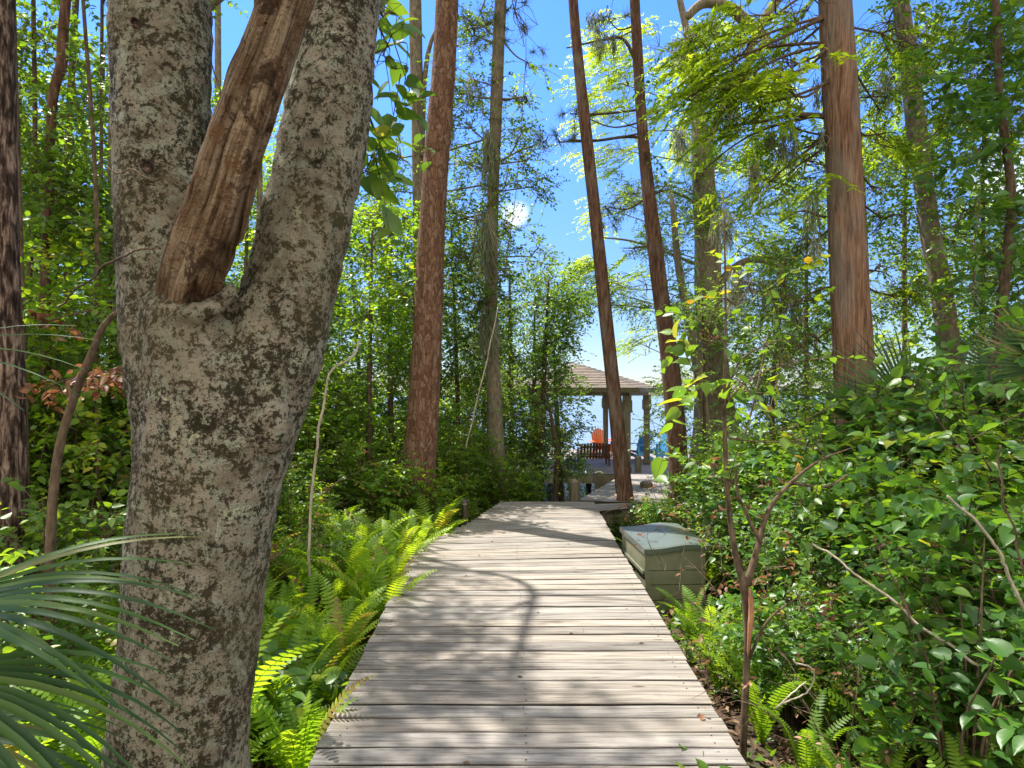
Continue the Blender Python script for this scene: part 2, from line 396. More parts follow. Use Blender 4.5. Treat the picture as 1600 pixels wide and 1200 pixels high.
        h = nd(nt, 'ShaderNodeMath', {0: fi, 1: .7, 2: 0}, operation='MULTIPLY_ADD'); nt.links.new(noise(nt, v, 90, 5, .8), h.inputs[2])
        h2 = nd(nt, 'ShaderNodeMath', {0: li2, 1: .25, 2: 0}, operation='MULTIPLY_ADD'); nt.links.new(h.outputs[0], h2.inputs[2])
        bump(nt, b, h2.outputs[0], 1, .016)
    elif kind == 'deadwood':
        v = coords(nt, (1, 1, 1)); at = nd(nt, 'ShaderNodeAttribute', attribute_name='along')
        f1 = nd(nt, 'ShaderNodeTexNoise', {'Scale': 1, 'Detail': 7, 'Roughness': .68, 'Distortion': .3, 'Vector': at.outputs['Vector']}).outputs['Fac']
        f2 = noise(nt, v, 4.2, 5, .6); f3 = noise(nt, v, 50, 4, .7)
        c = ramp(nt, f1, [(.30, (.025, .016, .010)), (.40, (.15, .095, .052)), (.50, (.36, .26, .165)), (.66, (.62, .50, .35))])
        c = mixc(nt, mrange(nt, f2, .40, .60), mixc(nt, .7, c, (.34, .24, .15), 'MULTIPLY'), c)
        c = mixc(nt, mrange(nt, noise(nt, v, 7, 7, .75), .55, .60, 0, .8), c, (.19, .10, .05))
        ln = mrange(nt, nd(nt, 'ShaderNodeSeparateXYZ', {0: at.outputs['Vector']}).outputs[2], .9, 2.2, 0, 0)
        c = mixc(nt, mrange(nt, f3, .60, .68, 0, .85), c, (.05, .028, .015))
        c = mixc(nt, mrange(nt, noise(nt, v, 5, 7, .7, 1), .57, .62, 0, .85), c, (.055, .03, .018))
        h = nd(nt, 'ShaderNodeMath', {0: f1, 1: 1.2, 2: 0}, operation='MULTIPLY_ADD'); nt.links.new(f3, h.inputs[2])
        bump(nt, b, h.outputs[0], 1, .03)
    nt.links.new(c, b.inputs['Base Color'])
    return m
for k in ('pine', 'cypress', 'red', 'gray', 'twig', 'dark', 'big', 'deadwood'): M[k] = barkmat('bark_' + k, k)

def woodmat(name, cols, axis=(1.3, 26, 26), knots=True, rough=.75, gap_dark=False):
    m, nt, b, o = mat(name)
    at = nd(nt, 'ShaderNodeAttribute', attribute_name='rnd')
    off = nd(nt, 'ShaderNodeCombineXYZ', {0: nd(nt, 'ShaderNodeMath', {0: at.outputs['Fac'], 1: 53.}, operation='MULTIPLY').outputs[0],
                                          1: nd(nt, 'ShaderNodeMath', {0: at.outputs['Fac'], 1: 91.}, operation='MULTIPLY').outputs[0]})
    v = coords(nt, axis, off.outputs[0])
    f1 = noise(nt, v, 1.6, 7, .62, .6); f2 = noise(nt, v, 5, 5, .7, .2)
    c = ramp(nt, f1, [(.30, cols[0]), (.48, cols[1]), (.7, cols[2])])
    c = mixc(nt, mrange(nt, f2, .60, .70, 0, .75), c, cols[3])
    tint = ramp(nt, at.outputs['Fac'], [(0, (.62, .60, .58)), (.25, (1.02, .95, .86)), (.45, (.80, .79, .78)), (.7, (1.15, 1.07, .98)), (.85, (.74, .70, .64)), (1, (1.05, 1.04, 1.03))])
    c = mixc(nt, 1.0, c, tint, 'MULTIPLY')
    st = noise(nt, coords(nt, (2.2, 2.2, 2.2)), 1.5, 5, .6)
    c = mixc(nt, mrange(nt, st, .5, .68, 0, .38), c, mixc(nt, .5, c, (.30, .27, .21)))
    if knots:
        kn = nd(nt, 'ShaderNodeTexVoronoi', {'Scale': 1.0, 'Vector': coords(nt, (2.3, 7, 2), off.outputs[0])})
        c = mixc(nt, mrange(nt, kn.outputs['Distance'], .05, .11, .85, 0), c, (.075, .045, .025))
        c = mixc(nt, mrange(nt, nd(nt, 'ShaderNodeMath', {0: kn.outputs['Distance'], 1: .135}, operation='SUBTRACT').outputs[0], 0, .02, .0, 0), c, cols[0])
    if gap_dark:
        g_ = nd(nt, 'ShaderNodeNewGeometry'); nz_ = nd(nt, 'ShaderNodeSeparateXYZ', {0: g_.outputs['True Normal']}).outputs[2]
        c = mixc(nt, mrange(nt, nz_, .45, .8, .93, 0), c, (.022, .017, .012))  # darkness of the plank gaps put into the colour of the side faces
    nt.links.new(c, b.inputs['Base Color']); b.inputs['Roughness'].default_value = rough; b.inputs['Specular IOR Level'].default_value = .25
    h = nd(nt, 'ShaderNodeMath', {0: f1, 1: 1, 2: 0}, operation='MULTIPLY_ADD'); nt.links.new(f2, h.inputs[2])
    bump(nt, b, h.outputs[0], .55, .006)
    return m
M['deck'] = woodmat('weathered_decking', [(.085, .075, .065), (.25, .232, .21), (.385, .366, .342), (.042, .033, .025)], gap_dark=True)
M['timber'] = woodmat('weathered_timber', [(.09, .075, .05), (.19, .165, .115), (.28, .25, .18), (.07, .055, .04)], (20, 20, 1.5), False)
M['brownwood'] = woodmat('brown_stained_wood', [(.05, .022, .012), (.12, .05, .03), (.19, .085, .05), (.05, .02, .01)], (20, 20, 2), False, .5)
def plain(name, col, rough=.5, metal=0, nscale=20, var=.15, bumpd=.002):
    m, nt, b, o = mat(name)
    f = noise(nt, coords(nt), nscale, 5)
    c = mixc(nt, mrange(nt, f, .3, .7), tuple(x * (1 - var) for x in col), tuple(min(1, x * (1 + var)) for x in col))
    nt.links.new(c, b.inputs['Base Color']); b.inputs['Roughness'].default_value = rough; b.inputs['Metallic'].default_value = metal
    bump(nt, b, f, .3, bumpd)
    return m
M['lid'] = plain('blue_green_plastic', (.095, .115, .10), .38, 0, 30, .12)
M['boxgreen'] = plain('olive_plastic', (.165, .17, .11), .5, 0, 14, .15)
M['groove'] = plain('dark_groove_plastic', (.03, .03, .022), .6)
M['bronze'] = plain('dark_bronze_metal', (.09, .065, .055), .35, .6)
M['lens'] = plain('frosted_lens', (.35, .33, .3), .3)
M['orange'] = plain('orange_plastic_board', (.70, .17, .03), .45, 0, 8, .12)
M['blue'] = plain('blue_plastic_board', (.03, .22, .40), .45, 0, 8, .12)
M['graymetal'] = plain('grey_metal', (.25, .27, .26), .5, .3)
M['nail'] = plain('rusted_nail', (.045, .03, .022), .6, .5)
def roofmat():
    m, nt, b, o = mat('brown_shingles')
    v = coords(nt)
    br = nd(nt, 'ShaderNodeTexBrick', {'Vector': coords(nt, (1, 1, 1)), 'Scale': 3.2, 'Mortar Size': .012, 'Color1': (.19, .16, .13, 1), 'Color2': (.31, .265, .22, 1), 'Mortar': (.10, .06, .045, 1), 'Brick Width': .5, 'Row Height': .25})
    f = noise(nt, v, 30, 4)
    c = mixc(nt, mrange(nt, f, .3, .7, 0, .4), br.outputs['Color'], (.22, .15, .11))
    nt.links.new(c, b.inputs['Base Color']); b.inputs['Roughness'].default_value = .95
    bump(nt, b, f, .5, .01)
    return m
M['roof'] = roofmat()

# ------------------------------------------------------------------ the setting
def sstep(a, b, x):
    t = np.clip((x - a) / (b - a), 0, 1); return t * t * (3 - 2 * t)
def gz(x, y):
    x = np.asarray(x, float); y = np.asarray(y, float)
    z = -.42 - .0 * x
    z = z - .45 * sstep(7, 13, y) - 1.1 * sstep(13, 19.5, y)
    z = z + .35 * sstep(2.2, 4.5, x) * (1 - sstep(9, 16, y))
    z = z + .1 * sstep(1.6, 4, -x) * (1 - sstep(9, 16, y))
    z = z + (.05 * np.sin(x * 1.7 + 1.3) * np.cos(y * 1.3) + .03 * np.sin(x * 3.9 + y * 2.3)) * (1 - sstep(20, 40, y))
    z = z - .8 * sstep(19.5, 40, y)
    z = z + 4.2 * sstep(500, 640, y)
    return z
def gpt(x, y, dz=0): return (x, y, float(gz(x, y)) + dz)
def ground():
    xs = np.concatenate([-np.geomspace(2000, 12, 22), np.linspace(-11, 11, 100), np.geomspace(12, 2000, 22)])
    ys = np.concatenate([[-600, -200, -60, -20, -8], np.linspace(-5, 24, 130), np.geomspace(26, 2600, 40)])
    X, Y = np.meshgrid(xs, ys); Z = gz(X, Y)
    V = np.stack([X, Y, Z], -1).reshape(-1, 3); nx, ny = len(xs), len(ys)
    i, j = np.meshgrid(np.arange(nx - 1), np.arange(ny - 1)); a = (j * nx + i).ravel()
    mb = MB(); mb.addq(V, np.stack([a, a + 1, a + nx + 1, a + nx], 1), .5)
    m, nt, b, o = mat('forest_soil')
    v = coords(nt); f = noise(nt, v, 6, 8, .7); f2 = noise(nt, v, 70, 5, .7)
    c = ramp(nt, f2, [(.3, (.03, .018, .012)), (.5, (.085, .05, .032)), (.7, (.19, .125, .08))])
    c = mixc(nt, mrange(nt, f, .5, .62, 0, .6), c, (.04, .06, .02))
    nt.links.new(c, b.inputs['Base Color']); b.inputs['Roughness'].default_value = .95
    bump(nt, b, f2, .9, .03)
    tag(mb.build('ground', m, smooth=True), kind='structure')
ground()
def lake():  # pale sheet reflecting the bright low sky
    mb = MB(); mb.add([(-2500, 17.5, -1.5), (2500, 17.5, -1.5), (2500, 3000, -1.5), (-2500, 3000, -1.5)], [(0, 1, 2, 3)])
    m, nt, b, o = mat('lake_water')
    b.inputs['Base Color'].default_value = (.15, .20, .25, 1); b.inputs['Roughness'].default_value = .25; b.inputs['IOR'].default_value = 1.33
    b.inputs['Specular IOR Level'].default_value = .9
    f = noise(nt, coords(nt, (.35, 1.6, 1)), 1.2, 6, .65)
    bump(nt, b, f, .6, .12)
    tag(mb.build('lake', m), kind='structure')
lake()
def far_shore():
    lf = MB(); n = 26000
    x = RS.uniform(-900, 900, n); y = 520 + 14 * np.sin(x * .013) + RS.uniform(0, 40, n)
    top = 4.5 + 2.4 * np.sin(x * .021) + 1.6 * np.sin(x * .06 + 1) + 1.5 * np.sin(x * .17)
    z = -1.3 + np.maximum(top, 1.5) * RS.rand(n) ** .7 * (.7 + .5 * RS.rand(n))
    Pt = np.stack([x, y, z], 1); A = RS.normal(0, 1, (n, 3)); N = UPV + RS.normal(0, .7, (n, 3))
    leaves(lf, Pt, A, N, RS.uniform(1.2, 2.8, n), RS.uniform(1.2, 2.4, n), 'hex')
    tag(lf.build('far_shore_woods', M['leaf_dark']), 'thin line of hazy trees along the far shore of the lake', 'far trees', kind='stuff')
far_shore()

# ------------------------------------------------------------------ boardwalk
def boardwalk():
    root = empty('boardwalk', 'weathered grey plank boardwalk running from the camera to the lake deck', 'boardwalk', (0, 4, 0))
    def build(mb, name, m, **k): return mb.build(name, m, root, loc=root.location, **k)
    Lp = [(-2.5, -.80), (0, -.84), (2.97, -.877), (7.2, -1.01), (8.5, -.52), (10.15, -.14)]
    Rp = [(-2.5, 1.0), (0, 1.0), (2.97, 1.016), (7.26, 1.12), (9.34, 1.18), (10.15, 1.2)]
    fl = lambda y: np.interp(y, [p[0] for p in Lp], [p[1] for p in Lp])
    fr = lambda y: np.interp(y, [p[0] for p in Rp], [p[1] for p in Rp])
    dk = MB(); nl = MB()
    y = -2.4
    while y < 10.0:
        wv = .1335 + random.uniform(-.002, .002)
        tilt = .22 * math.exp(-((y - 7.1) / 1.3) ** 2)
        xs = np.linspace(0, 1, 15)
        rnd = random.random(); zj = random.uniform(-.0025, .0025); cr = random.uniform(-.004, .004); tw = random.uniform(-.003, .003)
        l0, r0 = fl(y + wv / 2) - random.uniform(0, .012), fr(y + wv / 2) + random.uniform(0, .014)
        rows = []
        ph = random.uniform(0, 6)
        for t in xs:
            x = l0 + (r0 - l0) * t; bow = cr * math.sin(math.pi * t) + tilt * (t - .4)
            e1 = .0018 * math.sin(ph + t * 23) + .0012 * math.sin(ph * 2 + t * 51); e2 = .0018 * math.sin(ph * 3 + t * 19)
            zc = zj + tw * (t - .5) + .0012 * math.sin(ph + t * 9)
            ya, yb = y + bow + e1, y + wv + bow + e2
            b_ = .004
            rows.append([(x, ya, zc - .036), (x, ya, zc - b_), (x, ya + b_, zc), (x, yb - b_, zc + tw), (x, yb, zc - b_ + tw), (x, yb, zc - .036)])
        V = np.array(rows); n = len(xs); F = []
        for i in range(n - 1):
            for k in range(6):
                F.append((i * 6 + k, i * 6 + (k + 1) % 6, (i + 1) * 6 + (k + 1) % 6, (i + 1) * 6 + k))
        dk.addq(V.reshape(-1, 3), np.array(F)[:, ::-1], rnd)
        dk.add(V[0], [(0, 1, 2, 3, 4, 5)], rnd); dk.add(V[-1], [(5, 4, 3, 2, 1, 0)], rnd)
        for xf in (.045, .5, .955):
            for yf in (.25, .75):
                x = l0 + (r0 - l0) * xf + random.uniform(-.01, .01); yy = y + wv * yf + tilt * (xf - .4)
                nl.lathe([(.0045, zj + .0008), (.0038, zj + .002), (.0001, zj + .002)], 6, (x, yy, 0))
        y += wv + .012
    # ramp going down right to the platform
    a0, a1 = Vector((1.0, 10.1, 0)), Vector((3.15, 19.0, -.66)); wd = 1.25
    d = (a1 - a0); ln = d.length; dn = d.normalized(); sd_ = dn.cross(Vector((0, 0, 1))).normalized()
    s = 0.0
    while s < ln:
        c = a0 + dn * (s + .068) + sd_ * (wd / 2); r = random.random()
        dk.beam(c - sd_ * (wd / 2 + random.uniform(0, .01)), c + sd_ * (wd / 2 + random.uniform(0, .01)), .137, .036, r, up=(0, 0, 1))
        s += .145
    # wedge planks closing the corner between both runs
    for k in range(4):
        dk.beam((1.16, 9.36 + k * .145, -.02), (1.75 + .17 * k, 9.62 + k * .125, -.02), .135, .034, random.random())
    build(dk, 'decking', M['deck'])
    tag(build(nl, 'nail', M['nail']), kind='stuff')
    for path in ([(x - .0, yy, -.135) for yy, x in ((-2.4, -.74), (2.97, -.82), (7.15, -.95))], [(-.95 + .03, 7.2, -.135), (-.47, 8.5, -.135), (-.09, 10.1, -.135)],
                 [(.95, -2.4, -.135), (.96, 2.97, -.135), (1.06, 7.26, -.135), (1.12, 9.4, -.135)], [(.1, -2.4, -.135), (.12, 10, -.135)]):
        st = MB()
        for a, b in zip(path[:-1], path[1:]): st.beam(a, b, .04, .18, random.random())
        build(st, 'stringer', M['timber'])
    for off in (.04, wd - .04):
        st = MB(); st.beam(a0 + sd_ * off + Vector((0, 0, -.12)), a1 + sd_ * off + Vector((0, 0, -.12)), .04, .19); build(st, 'stringer', M['timber'])
    st = MB(); st.beam((1.2, 9.38, -.12), (1.85, 9.66, -.12), .04, .17, .4); build(st, 'stringer', M['timber'])
    st = MB(); st.beam((-.12, 10.13, -.12), (1.3, 10.13, -.12), .04, .17, .4); build(st, 'stringer', M['timber'])
    for x, yy in ((-.72, .5), (.9, .5), (-.78, 3.4), (.9, 3.4), (-.9, 6.4), (1.0, 6.4), (-.4, 8.7), (1.05, 9.0), (0, 9.95)):
        p = MB(); g = float(gz(x, yy)) - .2; p.box((x, yy, (g - .23) / 2), (.1, .1, -.23 - g)); build(p, 'post', M['timber'])
    return root
boardwalk()

def post_thing(name, label, px, pybot, pytop, D, wpx, group=None, cat='post'):
    t = P(px, pytop, D); g = min(float(gz(t.x, D)), P(px, pybot, D).z); wd = wpx / FPX * D
    mb = MB(); h = t.z - g
    mb.box((0, 0, (h - .03) / 2 - .15), (wd, wd, h - .03 + .3), 0.25)
    mb.box((0, 0, h - .015), (wd * .98, wd * .98, .03), 0.25, taper=.7)
    o = mb.build(name, M['timber']); o.location = (t.x, D, g); tag(o, label, cat, group)
post_thing('dock_post', 'short weathered square post left of the ramp, nearest of the mooring posts', 897, 785, 750, 10.9, 13)
post_thing('dock_post', 'weathered square post in front of the lake deck edge beam', 936, 775, 737, 15.2, 12)
post_thing('dock_post', 'low post standing at the deck edge between the two shelter columns', 997, 740, 712, 19.2, 8)
post_thing('dock_post', 'stubby mossy post at the right side of the ramp by the bushes', 1010, 790, 752, 13.0, 15)
post_thing('dock_post', 'dark pile under the lake deck seen behind the ramp', 962, 770, 750, 17.6, 8)

def platform():
    root = empty('lake_deck', 'broad grey plank deck over the lake under the shelter', 'deck', (2.5, 19.3, -.7))
    dk = MB(); z = -.7 - .018
    y = 19.25
    while y < 27.5:
        dk.box((2.9, y + .07, z), (12.0, .137, .036), rnd=random.random()); y += .146
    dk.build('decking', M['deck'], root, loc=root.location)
    f = MB(); f.box((2.9, 19.22, -.70 - .14), (12.0, .045, .24), rnd=.7); f.build('edge_beam', M['timber'], root, loc=root.location)
    for x in (-2.6, 0, 1.3, 2.6, 5.2, 7.8):
        for yy in (19.6, 23.2, 27):
            p = MB(); p.box((x, yy, -1.75), (.18, .18, 2.0)); p.build('pile', M['timber'], root, loc=root.location)
platform()

def shelter():
    c = Vector((2.0, 21.8, 0)); root = empty('lake_shelter', 'open hexagonal shelter with brown shingle roof on the lake deck', 'gazebo', (c.x, c.y, -.7))
    hexv = [(3.3, 19.55), (4.3, 21.8), (3.3, 24.1), (.7, 24.1), (-.3, 21.8), (.7, 19.55)]
    L = root.location
    for x, y in hexv:
        p = MB(); p.box((x, y, .2), (.17, .17, 1.8), rnd=random.random())
        p.box((x, y, 1.22), (.25, .25, .30), rnd=random.random()); p.box((x, y, 1.04), (.17, .17, .06), rnd=.4, taper=1.4)
        p.box((x, y, 1.44), (.21, .21, .14), rnd=.5)
        p.box((x, y, -.6), (.22, .22, .12), rnd=.5)
        p.build('post', M['timber'], root, loc=L)
    b = MB()
    for i in range(6):
        a, d = hexv[i], hexv[(i + 1) % 6]; b.beam((a[0], a[1], 1.63), (d[0], d[1], 1.63), .12, .25, random.random())
    b.build('ring_beam', M['timber'], root, loc=L)
    # shingle roof in stepped courses
    ap = Vector((2.0, 21.8, 2.52)); rf = MB()
    ev = [Vector((c.x + (x - c.x) * 1.2, c.y + (y - c.y) * 1.17, 1.70)) for x, y in hexv]
    nco = 16
    for i in range(6):
        a, d = ev[i], ev[(i + 1) % 6]
        for k in range(nco):
            t0, t1 = k / nco, (k + 1.25) / nco
            t1 = min(t1, .995)
            m_ = 9
            A_ = [a.lerp(d, j / m_).lerp(ap, t0) + Vector((0, 0, .045)) for j in range(m_ + 1)]
            B_ = [a.lerp(d, j / m_).lerp(ap, t1) + Vector((0, 0, .012)) for j in range(m_ + 1)]
            C_ = [q - Vector((0, 0, .03)) for q in A_]
            for j in range(m_):
                rf.add([A_[j], A_[j + 1], B_[j + 1], B_[j], C_[j], C_[j + 1]], [(0, 1, 2, 3), (4, 5, 1, 0)], random.random())
        rf.add([a, d, ap], [(2, 1, 0)])
    rf.build('roof', M['roof'], root, loc=L)
    fb = MB()
    for i in range(6): fb.beam(ev[i] - Vector((0, 0, .03)), ev[(i + 1) % 6] - Vector((0, 0, .03)), .04, .14, random.random())
    fb.build('fascia', M['timber'], root, loc=L)
shelter()
def elecbox():
    t = P(972, 652, 19.45); root = empty('switch_box', 'small grey electrical box on a conduit beside the shelter column', 'electrical box', (t.x, t.y, -.7))
    b = MB(); b.box((0, 0, t.z + .7), (.13, .08, .27), taper=.96); b.build('box_body', M['graymetal'], root)
    b = MB(); b.box((0, -.045, t.z + .7), (.11, .012, .22)); b.build('cover', M['graymetal'], root)
    b = MB(); b.tube([(0.02, .02, 0), (.02, .02, t.z + .6)], [.013, .013], 8); b.build('conduit', M['graymetal'], root)
    b = MB(); b.tube([(0.02, .02, t.z + .8), (.02, .02, 2.25)], [.013, .013], 8); b.build('conduit', M['graymetal'], root)
elecbox()

def adirondack(name, label, x, y, rz, m, group=None):
    root = empty(name, label, 'chair', (x, y, -.7), rz, group)
    n = 7                     # back of slats with a rounded top, chair facing local -Y ... back leans to +Y
    for k in range(n):
        u = (k - (n - 1) / 2); xx = u * .078; h = .80 - .018 * u * u
        b = MB()
        z0 = .26
        b.beam((xx * .82, .22, z0), (xx, .22 + h * .38, z0 + h * .92), .068, .02, random.random(), up=(0, -1, .4)); b.build('back_slat', m, root)
    b = MB()
    for k in range(6): b.beam((-.26, -.28 + k * .092, .37 - k * .022), (.26, -.28 + k * .092, .37 - k * .022), .082, .02, random.random())
    b.build('seat', m, root)
    for s in (-1, 1):
        b = MB(); b.box((s * .33, -.02, .56), (.13, .70, .022)); b.box((s * .33, -.34, .56), (.15, .08, .0225)); b.build('arm', m, root)
        b = MB(); b.box((s * .30, -.30, .275), (.03, .09, .55)); b.build('leg', m, root)
        b = MB(); b.beam((s * .27, -.36, .33), (s * .27, .50, .05), .03, .11); b.build('leg', m, root)
    b = MB(); b.beam((-.28, .33, .52), (.28, .33, .52), .03, .07); b.build('back_brace', m, root)
adirondack('adirondack_chair', 'bright orange slatted chair with rounded back behind the brown bench', P(939, 700, 24.3).x, 24.3, R(5), M['orange'])
adirondack('adirondack_chair', 'second orange slatted chair mostly hidden behind the leaning pine trunk', P(962, 700, 24.9).x, 25.0, R(-35), M['orange'])
adirondack('adirondack_chair', 'blue slatted chair seen between the two shelter columns', P(998, 700, 22.6).x, 22.9, R(-50), M['blue'])
adirondack('adirondack_chair', 'blue slatted chair right of the rear shelter column behind leaves', P(1036, 700, 22.6).x, 23.4, R(-60), M['blue'])
def bench():
    p = P(930, 700, 21.6); root = empty('garden_bench', 'dark brown slatted bench with its back to the boardwalk under the shelter', 'bench', (p.x - .05, 21.3, -.7), R(4))
    for k in range(10):
        b = MB(); x = -.43 + k * .0955
        b.beam((x, 0, .22), (x, -.12, .70 + .03 * math.sin(k * .35)), .080, .018, random.random(), up=(0, 1, .2)); b.build('back_slat', M['brownwood'], root)
    for z, yy in ((.30, -.0), (.60, -.08)):
        b = MB(); b.beam((-.48, yy + .02, z), (.48, yy + .02, z), .03, .06); b.build('rail', M['brownwood'], root)
    b = MB()
    for k in range(5): b.box((0, .06 + k * .09, .36), (.94, .08, .022), rnd=random.random())
    b.build('seat', M['brownwood'], root)
    for s in (-1, 1):
        for yy, zz in ((-.02, .4), (.42, .36)):
            b = MB(); b.box((s * .45, yy, zz / 2), (.06, .05, zz)); b.build('leg', M['brownwood'], root)
        b = MB(); b.box((s * .46, .18, .54), (.07, .52, .025)); b.box((s * .46, .40, .44), (.05, .04, .24)); b.build('arm', M['brownwood'], root)
bench()
def patio_table():
    p = P(795, 715, 20.6); root = empty('patio_table', 'small grey metal table behind the shrubs on the left part of the deck', 'table', (p.x, 20.6, -.7))
    b = MB(); b.box((0, 0, .47), (.9, .5, .03)); b.build('tabletop', M['graymetal'], root)
    for sx in (-1, 1):
        for sy in (-1, 1):
            b = MB(); b.tube([(sx * .4, sy * .2, 0), (sx * .4, sy * .2, .455)], [.016, .016], 8); b.build('leg', M['graymetal'], root)
patio_table()

def bollard():
    p = P(731, 815, 8.45); root = empty('path_light', 'short dark bronze bollard light with domed cap left of the boardwalk bend', 'path light', (p.x - .04, 8.45, float(gz(p.x, 8.45))))
    zt = P(731, 779, 8.45).z - root.location.z
    b = MB(); b.lathe([(.001, 0), (.034, 0), (.034, zt - .075), (.001, zt - .075)], 18); b.build('pole', M['bronze'], root, smooth=False)
    b = MB(); b.lathe([(.001, zt - .075), (.030, zt - .075), (.030, zt - .045), (.001, zt - .045)], 18); b.build('lens', M['lens'], root)
    b = MB(); b.lathe([(.001, zt - .047), (.062, zt - .045), (.064, zt - .035), (.052, zt - .018), (.03, zt - .005), (.0005, zt)], 20); b.build('cap', M['bronze'], root, smooth=True)
bollard()

def deck_box():
    x0, y0 = 1.235, 6.25; g = -.42
    root = empty('storage_box', 'olive green plastic storage box with a wavy blue grey lid beside the boardwalk', 'storage box', (x0, y0, g), R(3.5))
    W, D_, H = .545, .95, .60
    def prof(u):      # lid height over u in 0..1 from the boardwalk side
        return H + .015 + .038 * (0.5 - .5 * math.cos(math.pi * min(1, max(0, (u - .12) / .6)))) - .012 * max(0, u - .75) * 4
    b = MB()
    # front end panel with courses: slightly proud boards
    zs = [-.0, .13, .27, .40, H - .0]
    b.box((W / 2, D_ / 2, .27), (W - .03, D_ - .03, .54))
    for k in range(4):
        z0, z1 = zs[k] + (.004 if k else 0), zs[k + 1] - .004
        x_l = .0 if k == 3 else .035
        b.box(((x_l + W) / 2, .0075, (z0 + z1) / 2), (W - x_l, .02, z1 - z0))
        b.box((W - .0075, D_ / 2, (z0 + z1) / 2), (.02, D_ - .02, z1 - z0))
        b.box((W / 2, D_ - .0075, (z0 + z1) / 2), (W - .02, .02, z1 - z0))
    # corner post and slanted shoulder on the boardwalk side
    b.box((.012, .02, .20), (.05, .05, .40))
    b.box((-.004, D_ / 2, .49), (.03, D_ - .01, .20)); b.box((-.012, D_ / 2, .375), (.04, D_ - .06, .03))
    b.box((.004, D_ / 2, .03), (.03, D_ - .01, .06))
    b.build('box_body', M['boxgreen'], root)
    d = MB(); d.box((.004, D_ * .27, .215), (.02, D_ * .40, .28)); d.build('door', M['boxgreen'], root)
    d = MB(); d.box((.004, D_ * .73, .215), (.02, D_ * .40, .28)); d.build('door', M['boxgreen'], root)
    l = MB(); n = 22; ring = []
    ovx, ovy = .035, .03
    for i in range(n + 1):
        u = i / n; x = -ovx + (W + 2 * ovx) * u; z = prof(u)
        ring.append([(x, -ovy, z - .055), (x, -ovy - .004, z - .012), (x, -ovy + .012, z), (x, D_ + ovy - .012, z), (x, D_ + ovy + .004, z - .012), (x, D_ + ovy, z - .055)])
    V = np.array(ring); F = []
    for i in range(n):
        for k in range(6): F.append((i * 6 + k, (i + 1) * 6 + k, (i + 1) * 6 + (k + 1) % 6, i * 6 + (k + 1) % 6))
    l.addq(V.reshape(-1, 3), np.array(F), .5); l.add(V[0], [(5, 4, 3, 2, 1, 0)]); l.add(V[-1], [(0, 1, 2, 3, 4, 5)])
    l.build('lid', M['lid'], root)
deck_box()
#@@VEG@@
# ------------------------------------------------------------------ trees
def rs(a, b, n=None): return RS.uniform(a, b, n)
KIND = {  # leaf material, template, leaf length, leaf width, leaves per twig, twig length, droop, droop/jitter
 'broad': ('leaf_mid', 'hex', .075, .05, 9, .45, .25, .6),
 'fine': ('leaf_mid', 'hex', .055, .036, 10, .38, .3, .6),
 'dark': ('leaf_dark', 'hex', .075, .05, 10, .45, .25, .6),
 'bright': ('leaf_bright', 'hex', .075, .055, 10, .42, .2, .6),
 'big': ('leaf_broad', 'lush', .105, .075, 8, .5, .3, .6),
 'cypress': ('cypress_leaf', 'strip', .080, .026, 24, .5, .3, .6),
 'pine': ('pine_needle', 'needle', .20, .007, 60, .22, .1, 1.),
}
def clump_pts(c, r, n, flat=1.0):
    u = nrm(RS.normal(0, 1, (n, 3))) * (RS.rand(n, 1) ** .45) * r
    u[:, 2] *= flat
    return np.asarray(tuple(c)) + u
